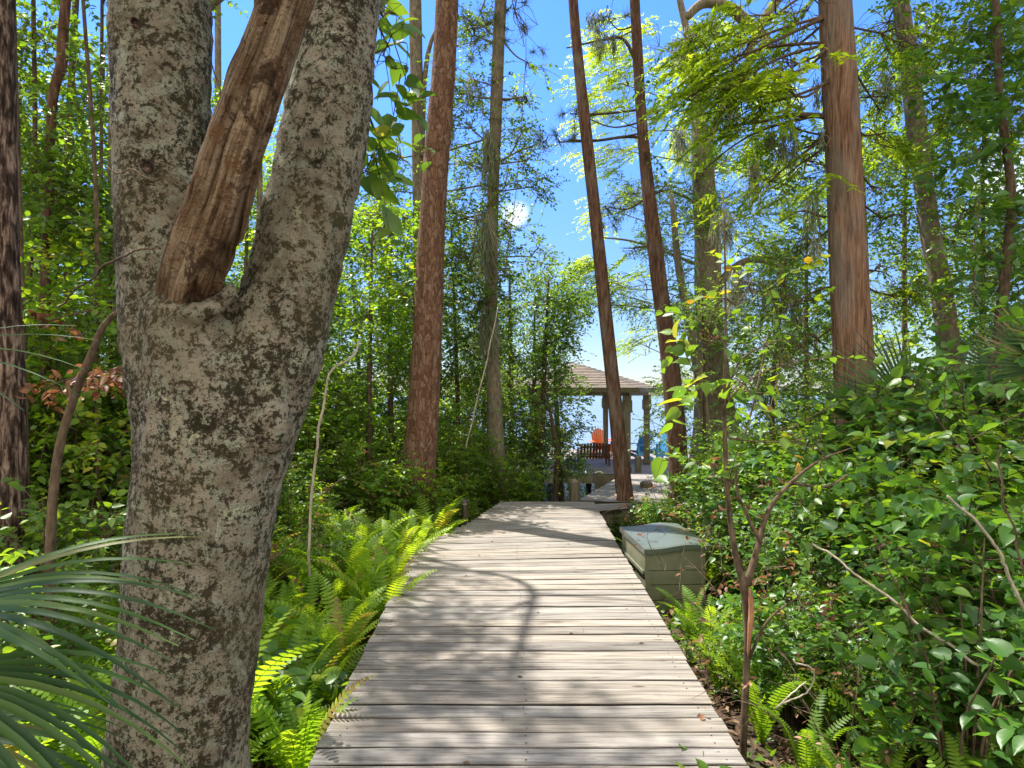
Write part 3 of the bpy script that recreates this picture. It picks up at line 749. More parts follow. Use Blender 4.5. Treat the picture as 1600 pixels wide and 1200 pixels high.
def fill(leafmb, twigmb, limbmb, c, r, dens, kind, root=None, flat=.7, limb_r=.02):
    """one clump of twigs round c, fed by limbs from root (3D point)"""
    mt, tp, L, W, m, tl, dr, jt = KIND[kind]
    area = math.pi * r * r
    n = max(4, int(1.3 * dens * area / (m * L * W * .55)))
    c = np.asarray(tuple(c))
    # sub clusters make an uneven outline with gaps
    k = max(3, int(4 + r * 6))
    subs = clump_pts(c, r * .85, k, flat); sr = r * rs(.22, .48, k)
    w_ = sr ** 2; ci = RS.choice(k, n, p=w_ / w_.sum())
    O = subs[ci] + nrm(RS.normal(0, 1, (n, 3))) * (RS.rand(n, 1) ** .5) * sr[ci][:, None] * np.array([1, 1, flat])
    out = O - subs[ci]
    rootv = np.asarray(tuple(root)) if root is not None else c - np.array([0, 0, r])
    if kind == 'cypress':
        h = nrm(O - rootv) + RS.normal(0, .45, (n, 3)); h[:, 2] = h[:, 2] * .3 - .15; Dr = h
    elif kind == 'pine': Dr = nrm(out) + RS.normal(0, .4, (n, 3)) + UPV * .3
    else: Dr = nrm(out) * .7 + RS.normal(0, .55, (n, 3)) + nrm(O - rootv) * .4
    seed = np.clip(RS.rand(k)[ci] * .8 + RS.rand(n) * .3, 0, 1)
    tln = tl * rs(.6, 1.25, n)
    if kind == 'pine':
        t = RS.rand(n, m); Dn = nrm(Dr); pos = O[:, None] + Dn[:, None] * (tln[:, None] * (.4 + .6 * t))[..., None]
        A = Dn[:, None] * .5 + nrm(RS.normal(0, 1, (n, m, 3)))
        rd = np.clip(seed[:, None] * .6 + RS.rand(n, m) * .4, 0, 1)
        leaves(leafmb, pos.reshape(-1, 3), A.reshape(-1, 3), RS.normal(0, 1, (n * m, 3)), L * rs(.7, 1.1, n * m), W, tp, rd.ravel())
        sprays(leafmb, twigmb, O, Dr, tln, 1, .05, .01, 'strip', rt=.006)
    else:
        sprays(leafmb, twigmb, O, Dr, tln, m, L, W, tp, dr, 1.0, jt, rt=.0035, rseed=seed, spread=1.0 if kind == 'cypress' else .9)
    if limbmb is not None:
        dist = np.linalg.norm(c - rootv); hub = rootv + (c - rootv) * max(0., 1 - .35 * r / max(dist, .1))
        if dist > .3:
            pts = smooth_path([rootv, (rootv + hub) / 2 + RS.normal(0, .07 * dist, 3) - UPV * .04 * dist, hub], 10)
            limbmb.tube(pts, np.linspace(limb_r, limb_r * .55, 10), 6, RS.rand(), cap=False)
        else: hub = rootv
        for s_ in subs:
            dd = np.linalg.norm(s_ - hub); mid = (hub * .5 + s_ * .5) + RS.normal(0, .16 * dd, 3) + UPV * .08 * dd
            pts = smooth_path([hub, mid, s_], 7)
            limbmb.tube(pts, np.linspace(limb_r * .5, limb_r * .15, 7), 4, RS.rand(), cap=False)
            for j in RS.choice(n, min(n, 3)):
                if ci[j] is not None:
                    a = s_; b_ = O[j] if np.linalg.norm(O[j] - s_) < r else s_ + RS.normal(0, .2, 3)
                    limbmb.tube([a, (a + b_) / 2 + RS.normal(0, .03, 3), b_], [limb_r * .3, limb_r * .22, limb_r * .12], 3, RS.rand(), cap=False)

def tree(name, label, cat, D, path, bark, top, clumps=(), group=None, sides=14, wob=.05, hi=(), lean=None, limbs=(), D1=None):
    """path: (px, py, width px) from top of the frame down; grows on to height top; clumps (px, py, dD, r, dens, kind[, root py])
       hi: clumps above the frame in metres relative to trunk top: (dx, dy, z, r, dens, kind); limbs: px polylines"""
    pts = []
    for px, py, wp in path:
        d = D
        q = P(px, py, d); pts.append((q.x, q.y, q.z, wp / FPX * d / 2))
    a, b = pts[0], pts[min(1, len(pts) - 1)]
    # extend down to the soil
    l = pts[-1]; g = float(gz(l[0], l[1])) - .15
    if l[2] > g:
        pv = pts[-2]; k = (l[2] - g) / max(.05, pv[2] - l[2]); k = min(k, 6)
        pts.append((l[0] + (l[0] - pv[0]) * min(k, .6), l[1], g, l[3] * 1.18))
    # extend upwards
    if top > a[2]:
        n = (top - a[2]); sx = (a[0] - b[0]) / max(.2, a[2] - b[2])
        ext = [(a[0] + sx * n * .5, a[1] + .05, a[2] + n * .5, a[3] * .75), (a[0] + sx * n * .8 , a[1] + .1, top, a[3] * .3)][::-1]
        pts = ext + pts
    pts = pts[::-1]
    base = Vector(pts[0][:3]); base.z = float(gz(base.x, base.y))
    root = empty(name, label, cat, base, 0, group)
    sp = smooth_path(pts, max(24, int((pts[-1][2] - pts[0][2]) / .16)))
    t = MB(); t.tube(sp[:, :3], np.maximum(sp[:, 3], .004), sides, .5, wob, seed=RS.rand() * 9)
    t.build('trunk', M[bark], root, smooth=True, loc=base)
    def at(z):
        i = int(np.argmin(abs(sp[:, 2] - z))); return sp[i, :3], sp[i, 3]
    by = {}
    lm, tw = MB(), MB(); tw.n0 = 0
    for c in list(clumps):
        px, py, dD, r, dens, kind = c[:6]
        cc = P(px, py, D + dD); rp, rr = at(cc.z - r * .6 if len(c) < 7 else P(0, c[6], D).z)
        by.setdefault(kind, MB())
        fill(by[kind], tw, lm, cc, r, dens, kind, rp, limb_r=min(.018, max(.006, rr * .18)))
    for dx, dy, z, r, dens, kind in hi:
        rp, rr = at(z - r * .5)
        by.setdefault(kind, MB()); fill(by[kind], tw, lm, (rp[0] + dx, rp[1] + dy, z), r, dens, kind, rp, limb_r=.02)
    for lb in limbs:
        q = [P(x, y, D + d_) for x, y, d_, w_ in lb]; ws = [w_ / FPX * D / 2 for x, y, d_, w_ in lb]
        s2 = smooth_path([(a_.x, a_.y, a_.z, b_) for a_, b_ in zip(q, ws)], 18)
        l1 = MB(); l1.tube(s2[:, :3], np.maximum(s2[:, 3], .003), 7, RS.rand(), .06, seed=RS.rand() * 9)
        l1.build('limb', M['gray' if bark == 'gray' else 'twig'], root, smooth=True, loc=base)
    lo = None
    if lm.V: lo = lm.build('branches', M['gray' if bark == 'gray' else 'twig'], root, smooth=True, loc=base)
    if tw.V:
        to = tw.build('twigs', M['twig'], root, loc=base)
        if lo: to.parent = lo
    for k, mb in by.items(): mb.build('crown' if k != 'pine' else 'needle_crown', M[KIND[k][0]], root, loc=base)
    return root

def hang_moss(name, label, spots, parent_label_cat='spanish moss', group=None):
    """spots: (px, py, D, length, width)"""
    for px, py, D, ln, wd in spots:
        c = P(px, py, D); mb = MB(); n = int(30 + 90 * wd * ln / .15); k_ = max(2, int(wd / .04)); cx_ = RS.normal(0, wd * .35, k_); cl_ = RS.uniform(.45, 1, k_); ci = RS.choice(k_, n)
        O = np.asarray(tuple(c)) + np.stack([cx_[ci] + RS.normal(0, wd * .10, n), RS.normal(0, wd * .2, n), -(RS.rand(n) ** 1.3) * ln * .6 * cl_[ci] + RS.normal(0, .03, n)], 1)
        m = 9
        A = np.stack([RS.normal(0, .25, n), RS.normal(0, .25, n), -np.ones(n)], 1)
        L = ln * rs(.12, .42, n)
        wl = rs(.002, .005, n) * (1 + D / 12)
        side = nrm(RS.normal(0, 1, (n, 3)) * np.array([1, 1, 0]))
        V = np.zeros((n, 8, 3))
        for i in range(4):
            t = i / 3; cpos = O + A * (L * t)[:, None] + RS.normal(0, .022, (n, 3)) * (1 if i else 0)
            V[:, 2 * i] = cpos - side * (wl * (1 - .7 * t))[:, None]; V[:, 2 * i + 1] = cpos + side * (wl * (1 - .7 * t))[:, None]
        mb.inst(V, [(0, 1, 3, 2), (2, 3, 5, 4), (4, 5, 7, 6)], RS.rand(n))
        o = mb.build(name, M['moss'], loc=c); tag(o, label, parent_label_cat, group)

# ---- the big forked tree in the left foreground
def big_tree():
    D = 2.6
    base = Vector((P(285, 1200, D).x, D, float(gz(-1.2, D))))
    root = empty('forked_tree', 'large forked tree with mottled lichen covered bark in the left foreground', 'tree', base)
    S = lambda px, py, wp, d=0: (P(px, py, D + d).x, D + d, P(px, py, D + d).z, wp / FPX * (D + d) / 2)
    trunk = [(-1.26, D, -.75, .40), (-1.255, D, -.45, .33), S(279, 1230, 222), S(286, 1120, 204), S(300, 980, 202), S(315, 860, 206), S(325, 760, 216), S(337, 670, 222), S(346, 600, 205), S(350, 560, 175)]
    left = [S(318, 740, 200), S(298, 620, 172, .02), S(272, 520, 150, .05), S(262, 420, 140, .06), S(258, 300, 140, .07), S(252, 180, 144, .08), S(249, 60, 140, .09), S(247, -60, 136, .1), (-1.5, 2.75, 4.6, .15), (-1.7, 2.9, 6.5, .11), (-1.6, 3.1, 8.5, .05)]
    right = [S(336, 770, 186), S(382, 650, 170), S(424, 550, 152), S(452, 450, 142), S(478, 350, 140), S(500, 250, 132), S(520, 130, 128), S(535, 20, 120), S(546, -80, 116), (-.55, 2.5, 4.4, .13), (-.35, 2.35, 6.2, .1), (-.6, 2.6, 8.2, .05)]
    burl = [S(330, 600, 190, -.03), S(300, 510, 140, -.09), S(296, 462, 120, -.13)]
    mb = MB()
    for pth in (trunk, left, right, burl):
        sp = smooth_path(pth, 60); mb.tube(sp[:, :3], sp[:, 3], 36, .5, .012, seed=3)
    # bulges on the outer side of the right stem
    for px, py, d, rr in ((285, 590, -.1, .06), (425, 660, -.12, .07)):
        q = P(px, py, D + d); u = []
        for k in range(9):
            a = math.pi * k / 8; u.append((max(.001, rr * math.sin(a)), -rr * 1.7 * math.cos(a)))
        mb.lathe(u, 16, tuple(q))
    lc = P(293, 452, D - .235); lip = []
    for k in range(21):
        a = math.pi * (.96 + 1.08 * k / 20); lip.append((lc.x + math.cos(a) * .122 + .005, lc.y + .05 * abs(math.cos(a)) ** 2, lc.z + math.sin(a) * .105 + .025))
    mb.tube(lip, [.030 + .010 * math.sin(math.pi * k / 20) + .005 * math.sin(k * 1.9) for k in range(21)], 10, .5)
    t = mb.build('trunk', M['big'], None)
    md = t.modifiers.new('fuse', 'REMESH'); md.mode = 'VOXEL'; md.voxel_size = .014; md.use_smooth_shade = True
    ms = t.modifiers.new('smooth', 'SMOOTH'); ms.factor = .6; ms.iterations = 9
    dg = bpy.context.evaluated_depsgraph_get(); me = bpy.data.meshes.new_from_object(t.evaluated_get(dg)); bpy.data.objects.remove(t)
    n = len(me.vertices); co = np.empty(n * 3, np.float32); me.vertices.foreach_get('co', co); co = co.reshape(-1, 3)
    nr = np.empty(n * 3, np.float32); me.vertices.foreach_get('normal', nr); nr = nr.reshape(-1, 3)
    vis = co[:, 2] < 3.6
    dsp = np.zeros(n)
    for i in np.nonzero(vis)[0]:
        v = Vector(co[i]); x = v.x; z = v.z
        d = .020 * mn.noise(Vector((x * 3, v.y * 3, z * 2))) + .008 * mn.noise(v * 13) + .0035 * mn.noise(v * 38)
        # horizontal wrinkles under the fork
        wz = max(0, 1 - abs(z - 1.45) / .45)
        d += .004 * wz * mn.noise(Vector((x * 2.5, v.y * 2.5, z * 55)))
        dsp[i] = d
    co = co + nr * dsp[:, None].astype(np.float32) - np.array(tuple(base), np.float32)
    me.vertices.foreach_set('co', co.ravel()); me.update()
    me.polygons.foreach_set('use_smooth', np.ones(len(me.polygons), bool))
    if not me.materials: me.materials.append(M['big'])
    o = bpy.data.objects.new('trunk', me); COL.objects.link(o); o.parent = root
    # knot scars
    def scar(px, py, d, rr, nm='branch_scar'):
        q = P(px, py, D + d); b = MB()
        pr = [(rr * 1.0, .0), (rr * .95, .018), (rr * .8, .024), (rr * .66, .014), (rr * .35, .012), (.001, .014)]
        b.lathe(pr, 22)
        ob = b.build(nm, M['dark' if rr < .03 else 'big'], root, smooth=True); ob.location = q - base
        ob.rotation_euler = (R(90), 0, R(8)); ob.scale = (1, 1.35, 1)
    scar(492, 228, -.162 , .045)
    scar(230, 260, -.115, .020); scar(213, 38, -.10, .014)
    # the dead barkless limb: built along its own axis, ragged at both edges
    pl = [S(290, 492, 74, -.08), S(297, 446, 92, -.18), S(316, 380, 100, -.27), S(340, 310, 95, -.31), S(364, 230, 88, -.36), S(392, 150, 83, -.40), S(418, 80, 80, -.45), S(446, 0, 78, -.5), S(482, -110, 80, -.55), S(530, -260, 74, -.62), (-.2, 1.85, 4.6, .03)]
    sp = smooth_path(pl, 150); pts = sp[:, :3]; nn = len(pts); sides = 56
    T = np.gradient(pts, axis=0); T = nrm(T); U = nrm(np.cross(T, np.array([0, 1., 0]))); W_ = np.cross(U, T)
    sl = np.concatenate([[0], np.cumsum(np.linalg.norm(np.diff(pts, axis=0), axis=1))])
    V = np.zeros((nn, sides, 3)); AL = np.zeros((nn, sides, 3))
    for i in range(nn):
        for k in range(sides):
            th = 2 * math.pi * k / sides; s_ = sl[i]
            cx, cyy = math.cos(th), math.sin(th)
            tw = th + s_ * .35
            q = Vector((math.cos(tw) * 1.7, math.sin(tw) * 1.7, s_ * .9))
            f = 1 + .20 * mn.noise(q) + .075 * mn.noise(Vector((math.cos(tw) * 5, math.sin(tw) * 5, s_ * 2.2))) + .045 * mn.noise(Vector((math.cos(tw) * 11, math.sin(tw) * 11, s_ * 4)))
            g = mn.noise(Vector((math.cos(tw) * 3, math.sin(tw) * 3, s_ * 1.4 + 9)))
            if g > .12: f -= min(.26, (g - .12) * 1.3)
            f += .05 * mn.noise(Vector((math.cos(tw) * 22, math.sin(tw) * 22, s_ * 5))) + .05 * mn.noise(Vector((cx * 4, cyy * 4, s_ * 14)))
            r = sp[i, 3] * f
            off = 0
            if i < 14: off = (14 - i) / 14 * .11 * (mn.noise(Vector((cx * 2.2, cyy * 2.2, 3))) * 1.6 - .05 + .4 * mn.noise(Vector((cx * 7, cyy * 7, 5))))
            V[i, k] = pts[i] + r * (cx * U[i] + cyy * W_[i]) + T[i] * off
            AL[i, k] = (cx * 6.5, cyy * 6.5, s_ * 2.6)
    # hollow lower end
    inn = V[0] * .25 + V[0].mean(0) * .75 + T[0] * .10
    allv = np.concatenate([inn, V.reshape(-1, 3)]); k = np.arange(sides); k2 = (k + 1) % sides
    F = np.concatenate([np.stack([i * sides + k, i * sides + k2, (i + 1) * sides + k2, (i + 1) * sides + k], 1) for i in range(nn)])
    b = MB(); b.addq(allv, F[:, ::-1], .5); ob = b.build('dead_limb', M['deadwood'], root, smooth=True, loc=base)
    at = ob.data.attributes.new('along', 'FLOAT_VECTOR', 'POINT')
    at.data.foreach_set('vector', np.concatenate([AL[0], AL.reshape(-1, 3)]).astype(np.float32).ravel())
    # loose plate of bark on the limb and collar lip round its foot
    # side branch curving down to the left from the fork and its crown above the frame
    br = smooth_path([S(240, 462, 9, -.02), S(200, 475, 12, .1), S(165, 505, 15, .2), S(138, 560, 18, .3), S(118, 620, 20, .4), S(95, 690, 22, .55), S(85, 760, 23, .6), S(80, 880, 24, .7)], 60)
    # (this stem stands on its own and only leans into the fork: built as its own thing below)
    lf, tw, lm = MB(), MB(), MB()
    for (c, r, dn, rt) in (((-2.6, 3.4, 6.6), 1.5, .5, (-1.6, 2.9, 5.6)), ((-1.2, 3.9, 7.4), 1.1, .4, (-1.6, 3.1, 6.5)), ((-3.2, 5.0, 7.2), 1.1, .45, (-1.6, 3.1, 6.5)), ((-1.4, 1.2, 7.0), 1.5, .8, (-.4, 2.4, 5.8)), ((-2.6, 1.0, 6.0), 1.3, .8, (-1.6, 2.9, 5.6))):
        fill(lf, tw, lm, c, r, dn, 'dark', rt, limb_r=.05)
    for (px, py, d, r, dn, ry) in ((612, 90, .5, .16, .9, -80), (598, 235, .6, .10, .6, 120), (604, 30, .6, .14, .6, -80), (560, 270, .7, .07, .6, 200)):
        rp = P(560, ry, D + .1)
        mt = KIND['big']; c = P(px, py, D + d)
        fill(lf2 := (globals().setdefault('_lf2', MB())), tw, lm, c, r, dn, 'big', rp, limb_r=.008)
    lm.build('limbs', M['twig'], root, smooth=True, loc=base); tw.build('twigs', M['twig'], root, loc=base)
    lf.build('crown', M['leaf_dark'], root, loc=base); _lf2.build('low_leaves', M['leaf_dark'], root, loc=base)
    return S
S_ = big_tree()

# ---- trees one can tell apart, from left to right
HI = lambda r, z, n, kind, dn=.45: [(math.cos(i * 2.4) * r * 1.1, math.sin(i * 2.4) * r * 1.1, z + (i % 3) * r * .7, r, dn, kind) for i in range(n)]
tree('pine_tree', 'dark plated pine trunk cut by the left edge of the photo', 'tree', 4.8, [(2, -40, 34), (6, 300, 38), (10, 600, 48), (12, 860, 58)], 'dark', 9, hi=HI(1.0, 7.6, 5, 'pine', .7), sides=22)
tree('young_tree', 'crooked dark trunk leaning right into the fork of the big tree', 'tree', 3.6, [(238, 462, 5), (205, 474, 7), (165, 505, 9), (140, 560, 11), (116, 620, 12), (95, 690, 13), (85, 760, 14), (78, 880, 15)], 'twig', 0)
tree('young_tree', 'thin dark trunk between the left edge and the forked tree', 'tree', 6.5, [(105, -20, 14), (98, 60, 15), (96, 100, 16), (82, 160, 14), (76, 300, 14), (70, 480, 16), (74, 640, 15), (70, 800, 18)], 'red', 9,
     [(60, 60, .3, .6, .7, 'broad'), (150, 150, .2, .6, .6, 'broad'), (40, 250, 0, .8, 1.1, 'dark'), (140, 330, .4, .7, 1.0, 'broad')], hi=HI(.8, 7.2, 4, 'broad', .6))
for i, (x0, x1, wpx, D) in enumerate(((22, 40, 6, 5.5), (52, 36, 8, 7), (128, 150, 7, 6), (160, 152, 6, 7.5), (178, 186, 9, 8.5), (120, 112, 12, 9.5), (340, 352, 12, 12), (400, 396, 10, 9))):
    tree('sapling', ['bare pencil thin sapling beside the plated trunk at the left edge', 'thin dark sapling right of the plated trunk at the left edge', 'thin sapling stem behind the crooked leaning trunk', 'straight thin sapling left of the forked tree',
         'grey sapling just left of the forked tree', 'thicker sapling farther back left of the forked tree', 'slender trunk far behind seen through the fork', 'pale slender trunk seen between dead limb and right stem'][i], 'tree', D,
         [(x0, -30, wpx * .8), ((x0 + x1) / 2 + 12 * math.sin(i), 300, wpx * .9), (x1, 600, wpx), (x1 + 5, 850, wpx * 1.1)], 'gray' if i in (4, 7, 6) else 'twig', 10 if i == 4 else 6.5, sides=7, hi=HI(.8, 7.6, 5, 'broad', .6) if i == 4 else HI(.6, 6.2, 3, 'broad', .7) if i == 3 else ())

def overhang():
    root = [o for o in bpy.data.objects if o.name.startswith('sapling') and o.get('label', '').startswith('grey sapling just left')][0]
    l = MB()
    for pth, r0, r1 in (([(-4.98, 8.5, 5.0), (-4.2, 8.8, 6.3), (-3.3, 8.9, 7.2), (-2.88, 8.5, 7.45), (-2.85, 7.6, 7.3), (-2.9, 6.5, 7.1)], .06, .03), ([(-3.3, 8.9, 7.2), (-2.6, 9.0, 7.6), (-1.9, 9.3, 7.9)], .035, .012), ([(-2.85, 8.1, 7.4), (-3.3, 8.0, 7.9), (-3.9, 7.9, 8.2)], .03, .01), ([(-2.86, 8.3, 7.4), (-2.3, 8.3, 7.9), (-2.0, 8.2, 8.4)], .028, .01)):
        q = smooth_path(pth, 16); l.tube(q, np.linspace(r0, r1, 16), 7, .5, .06)
    l.build('limb', M['gray'], root, smooth=True, loc=root.location)
overhang()
tree('pine_tree', 'slim grey pine trunk just left of the thick red pine', 'tree', 12.0, [(648, -20, 19), (651, 120, 20), (655, 260, 22), (658, 400, 24), (656, 560, 26), (652, 700, 30)], 'gray', 14, [(628, 470, .8, .8, .8, 'dark'), (600, 380, .5, .8, .5, 'fine')],
     hi=HI(1.5, 12, 4, 'pine', .5), limbs=([(660, 230, 0, 7), (663, 130, 0, 8), (672, 70, 0, 7), (690, 30, 0, 4), (705, -10, 0, 3)],))
tree('pine_tree', 'thick reddish pine with scaly bark left of the boardwalk', 'tree', 9.2, [(700, -30, 35), (694, 100, 37), (684, 220, 39), (676, 340, 41), (671, 440, 44), (667, 540, 47), (661, 640, 49), (655, 740, 52), (650, 850, 59)], 'pine', 15,
     hi=HI(1.7, 12, 5, 'pine', .5), sides=28, wob=.025)
tree('vine_covered_tree', 'straight grey trunk wrapped in leafy vines left of the open sky', 'tree', 11.5, [(783, -20, 19), (777, 120, 19), (772, 260, 18), (768, 400, 19), (768, 520, 21), (773, 640, 24), (776, 760, 30)], 'gray', 13,
     [(735, 60, 0, .55, .55, 'pine', -60), (810, 40, .2, .7, .22, 'pine', -60), (726, 50, .2, .6, .45, 'fine'), (832, 105, .1, .32, .5, 'bright', 60), (722, 190, 0, .55, .75, 'fine'), (745, 250, .3, .5, .6, 'fine'), (705, 140, .2, .35, .5, 'fine'), (828, 150, .2, .22, .4, 'fine'),
      (818, 215, .1, .45, .75, 'fine', 260), (845, 290, .2, .40, .7, 'fine', 300), (740, 330, 0, .6, .8, 'fine'), (722, 400, .3, .7, .9, 'fine'), (800, 285, 0, .35, .6, 'bright'), (862, 215, .2, .3, .5, 'pine', 260), (800, 355, .1, .35, .5, 'fine'), (755, 470, 0, .6, .9, 'dark'),
      (612, 250, .6, .55, .6, 'fine', 220), (620, 350, .4, .5, .6, 'fine', 330), (770, 130, -.1, .14, .8, 'dark'), (775, 220, -.1, .13, .8, 'fine'), (770, 300, -.1, .13, .8, 'dark'), (766, 420, -.1, .15, .8, 'fine'), (730, 120, .1, .5, .8, 'fine'), (712, 250, .4, .55, .9, 'fine'), (815, 150, .2, .35, .6, 'fine'), (835, 250, .3, .4, .8, 'fine', 260), (700, 330, .5, .6, 1.0, 'fine'), (600, 300, .8, .6, .6, 'fine', 280), (800, 420, .3, .5, .8, 'dark'), (840, 400, .5, .4, .6, 'fine', 400), (750, 40, .2, .4, .7, 'fine')],
     hi=HI(1.3, 11, 4, 'pine', .4))
tree('pine_tree', 'slender reddish pine leaning across the gazebo roof', 'tree', 10.1, [(893, -30, 15), (902, 80, 16), (915, 200, 18), (927, 310, 19), (938, 410, 20), (948, 510, 21), (958, 600, 22), (968, 700, 24), (979, 800, 28)], 'red', 12,
     [], hi=HI(1.2, 10.5, 3, 'pine', .4), sides=16, wob=.03)
tree('pine_tree', 'second slender dark pine right of the one crossing the gazebo roof', 'tree', 10.6, [(990, -30, 15), (996, 80, 16), (1002, 180, 17), (1012, 290, 20), (1024, 390, 24), (1035, 480, 26), (1046, 560, 28), (1054, 640, 30), (1060, 720, 31), (1064, 800, 36)], 'red', 12,
     [(940, 30, .1, .35, .5, 'pine', 40), (960, 60, .2, .3, .4, 'pine', 60), (900, 180, .2, .30, .4, 'pine', 190), (885, 220, .2, .22, .4, 'pine', 210), (950, 330, .2, .35, .3, 'pine', 300), (980, 390, .2, .3, .3, 'cypress', 380), (1035, 300, .1, .2, .7, 'fine'), (1030, 180, 0, .2, .8, 'fine'), (1052, 470, 0, .3, .6, 'fine'), (1005, 130, -.1, .15, .7, 'dark'), (1012, 240, -.1, .15, .7, 'dark')],
     hi=HI(1.2, 10.5, 3, 'pine', .4), sides=16, wob=.04,
     limbs=([(1000, 110, 0, 7), (975, 62, 0, 5), (945, 62, 0, 4), (915, 68, .1, 3), (885, 75, .1, 2)], [(1010, 215, 0, 5), (975, 214, .1, 5), (930, 220, .2, 4), (870, 222, .3, 2)], [(1010, 170, 0, 4), (940, 178, .2, 4), (890, 178, .3, 2)]))
# feathery bald cypress foliage: big mossy cypress by the water
tree('cypress_tree', 'old mossy cypress with swollen base near the water right of centre', 'tree', 16.0, [(1088, 150, 16), (1096, 230, 32), (1103, 330, 36), (1106, 430, 40), (1110, 520, 44), (1114, 600, 52), (1120, 680, 72), (1124, 740, 110)], 'gray', 9.5,
     [(960, 130, .5, 1.0, .8, 'cypress'), (1010, 60, 0, 1.0, .6, 'cypress'), (950, 230, .2, .9, .6, 'cypress'), (1060, 130, .4, 1.1, .7, 'cypress'), (1150, 240, .4, 1.2, .7, 'cypress'), (1060, 330, .6, 1.0, .6, 'fine'), (950, 330, .4, .8, .4, 'cypress'), (990, 440, .5, .9, .6, 'cypress'), (900, 410, .8, .9, .75, 'cypress'),
      (1170, 380, .5, 1.1, .6, 'cypress'), (1080, 260, -.4, .9, .6, 'fine'), (1150, 480, .5, 1.0, .5, 'fine'), (1060, 480, .3, 1.0, .55, 'fine'), (1230, 330, .3, 1.0, .5, 'cypress'), (1000, 540, 1, .7, .5, 'cypress'), (1165, 570, .4, .8, .45, 'dark'), (1200, 640, .6, .7, .4, 'dark'), (1050, 600, .6, .6, .4, 'dark'), (1030, 670, .3, .6, .5, 'dark'), (960, 60, .8, .9, .6, 'cypress'), (1110, 60, .5, 1.1, .8, 'cypress'), (1050, 200, .9, 1.1, .8, 'cypress'), (940, 180, .3, .8, .8, 'cypress'), (1180, 140, .8, 1.1, .7, 'cypress'), (1210, 250, .9, 1.1, .7, 'cypress'), (1130, 330, -.5, .9, .7, 'fine'), (980, 290, .4, .8, .5, 'fine'), (1010, 380, .5, .8, .6, 'fine'), (1210, 420, .5, 1.0, .7, 'fine'), (1250, 500, .6, .9, .7, 'fine'), (1130, 530, -.6, .7, .6, 'broad'), (930, 450, .6, .7, .8, 'fine'), (880, 470, .9, .8, .8, 'fine'), (1000, 480, .6, .6, .6, 'fine'), (1270, 590, .6, .7, .6, 'dark')],
     sides=20, wob=.1, limbs=([(1092, 190, 0, 16), (1082, 120, 0, 13), (1075, 60, 0, 12), (1062, 0, 0, 10), (1050, -60, 0, 8)], [(1200, 60, 0, 14), (1175, 42, 0, 18), (1140, 12, 0, 18), (1100, 5, 0, 16), (1070, 30, 0, 12)],
                               [(1165, 90, 0, 10), (1190, 35, 0, 14), (1215, 0, 0, 14), (1240, -40, 0, 12)], [(1096, 240, 0, 14), (1150, 130, 0, 13), (1200, 60, 0, 13)], [(1110, 470, 0, 14), (1140, 425, -.2, 13), (1180, 405, -.3, 11), (1230, 420, -.4, 6)], [(1105, 330, 0, 6), (1050, 300, .2, 4), (960, 305, .3, 2)],
                               [(1106, 420, 0, 6), (1000, 380, .2, 4), (930, 370, .3, 2)]))
tree('young_tree', 'slim bent grey trunk left of the old mossy cypress', 'tree', 14.5, [(1052, 330, 9), (1058, 400, 11), (1066, 450, 12), (1078, 510, 14), (1090, 580, 15), (1100, 650, 17), (1106, 720, 20)], 'gray', 6, [(1040, 380, .2, .6, .6, 'fine'), (1075, 420, .3, .5, .5, 'fine')], hi=HI(.7, 5.5, 2, 'fine', .5))
tree('cypress_tree', 'stout red brown cypress with stringy vertical bark on the right', 'tree', 7.2, [(1303, -30, 48), (1310, 100, 51), (1317, 220, 52), (1322, 340, 54), (1328, 460, 56), (1334, 560, 60), (1340, 660, 67), (1346, 780, 78)], 'cypress', 13,
     [(1230, 110, -.3, .55, .8, 'cypress', 60), (1160, 130, -.2, .5, .85, 'cypress', 60), (1120, 150, -.1, .4, .7, 'cypress', 60), (1190, 30, -.2, .5, .7, 'cypress', 0), (1250, 20, .2, .5, .7, 'cypress', -40), (1200, 200, .3, .5, .55, 'cypress', 180), (1240, 270, .2, .5, .5, 'cypress', 190),
      (1180, 300, .3, .5, .4, 'cypress', 190), (1250, 400, .4, .5, .5, 'fine', 330), (1220, 480, .3, .5, .6, 'fine', 440), (1395, 60, .3, .5, .5, 'cypress', 20), (1370, 160, .4, .35, .5, 'fine', 100), (1370, 300, .4, .4, .5, 'fine', 250), (1375, 430, .5, .4, .4, 'cypress', 380), (1260, 540, .2, .4, .5, 'fine', 500), (1090, 110, -.1, .45, .9, 'cypress', 60), (1150, 70, -.3, .5, .9, 'cypress', 30), (1230, 160, -.4, .45, .8, 'cypress', 100), (1170, 170, -.3, .4, .8, 'cypress', 120), (1210, 90, .4, .5, .8, 'cypress', 30), (1265, 230, .5, .45, .7, 'fine', 190), (1390, 350, .6, .45, .6, 'fine', 300), (1380, 220, .6, .45, .6, 'cypress', 150), (1400, 470, .8, .5, .5, 'fine', 400)],
     hi=HI(1.6, 9, 6, 'cypress', .8), sides=32, wob=.02,
     limbs=([(1300, 22, 0, 8), (1265, 38, -.1, 6), (1220, 60, -.2, 5), (1170, 85, -.2, 3), (1130, 110, -.2, 2)], [(1312, 186, .1, 9), (1270, 180, 0, 8), (1235, 180, -.1, 7), (1190, 190, -.1, 5), (1130, 198, 0, 3)], [(1270, 182, 0, 5), (1200, 200, 0, 4), (1150, 225, .1, 3), (1100, 265, .2, 2)], [(1290, 340, .1, 4), (1250, 330, .1, 3), (1215, 350, .2, 2)]))
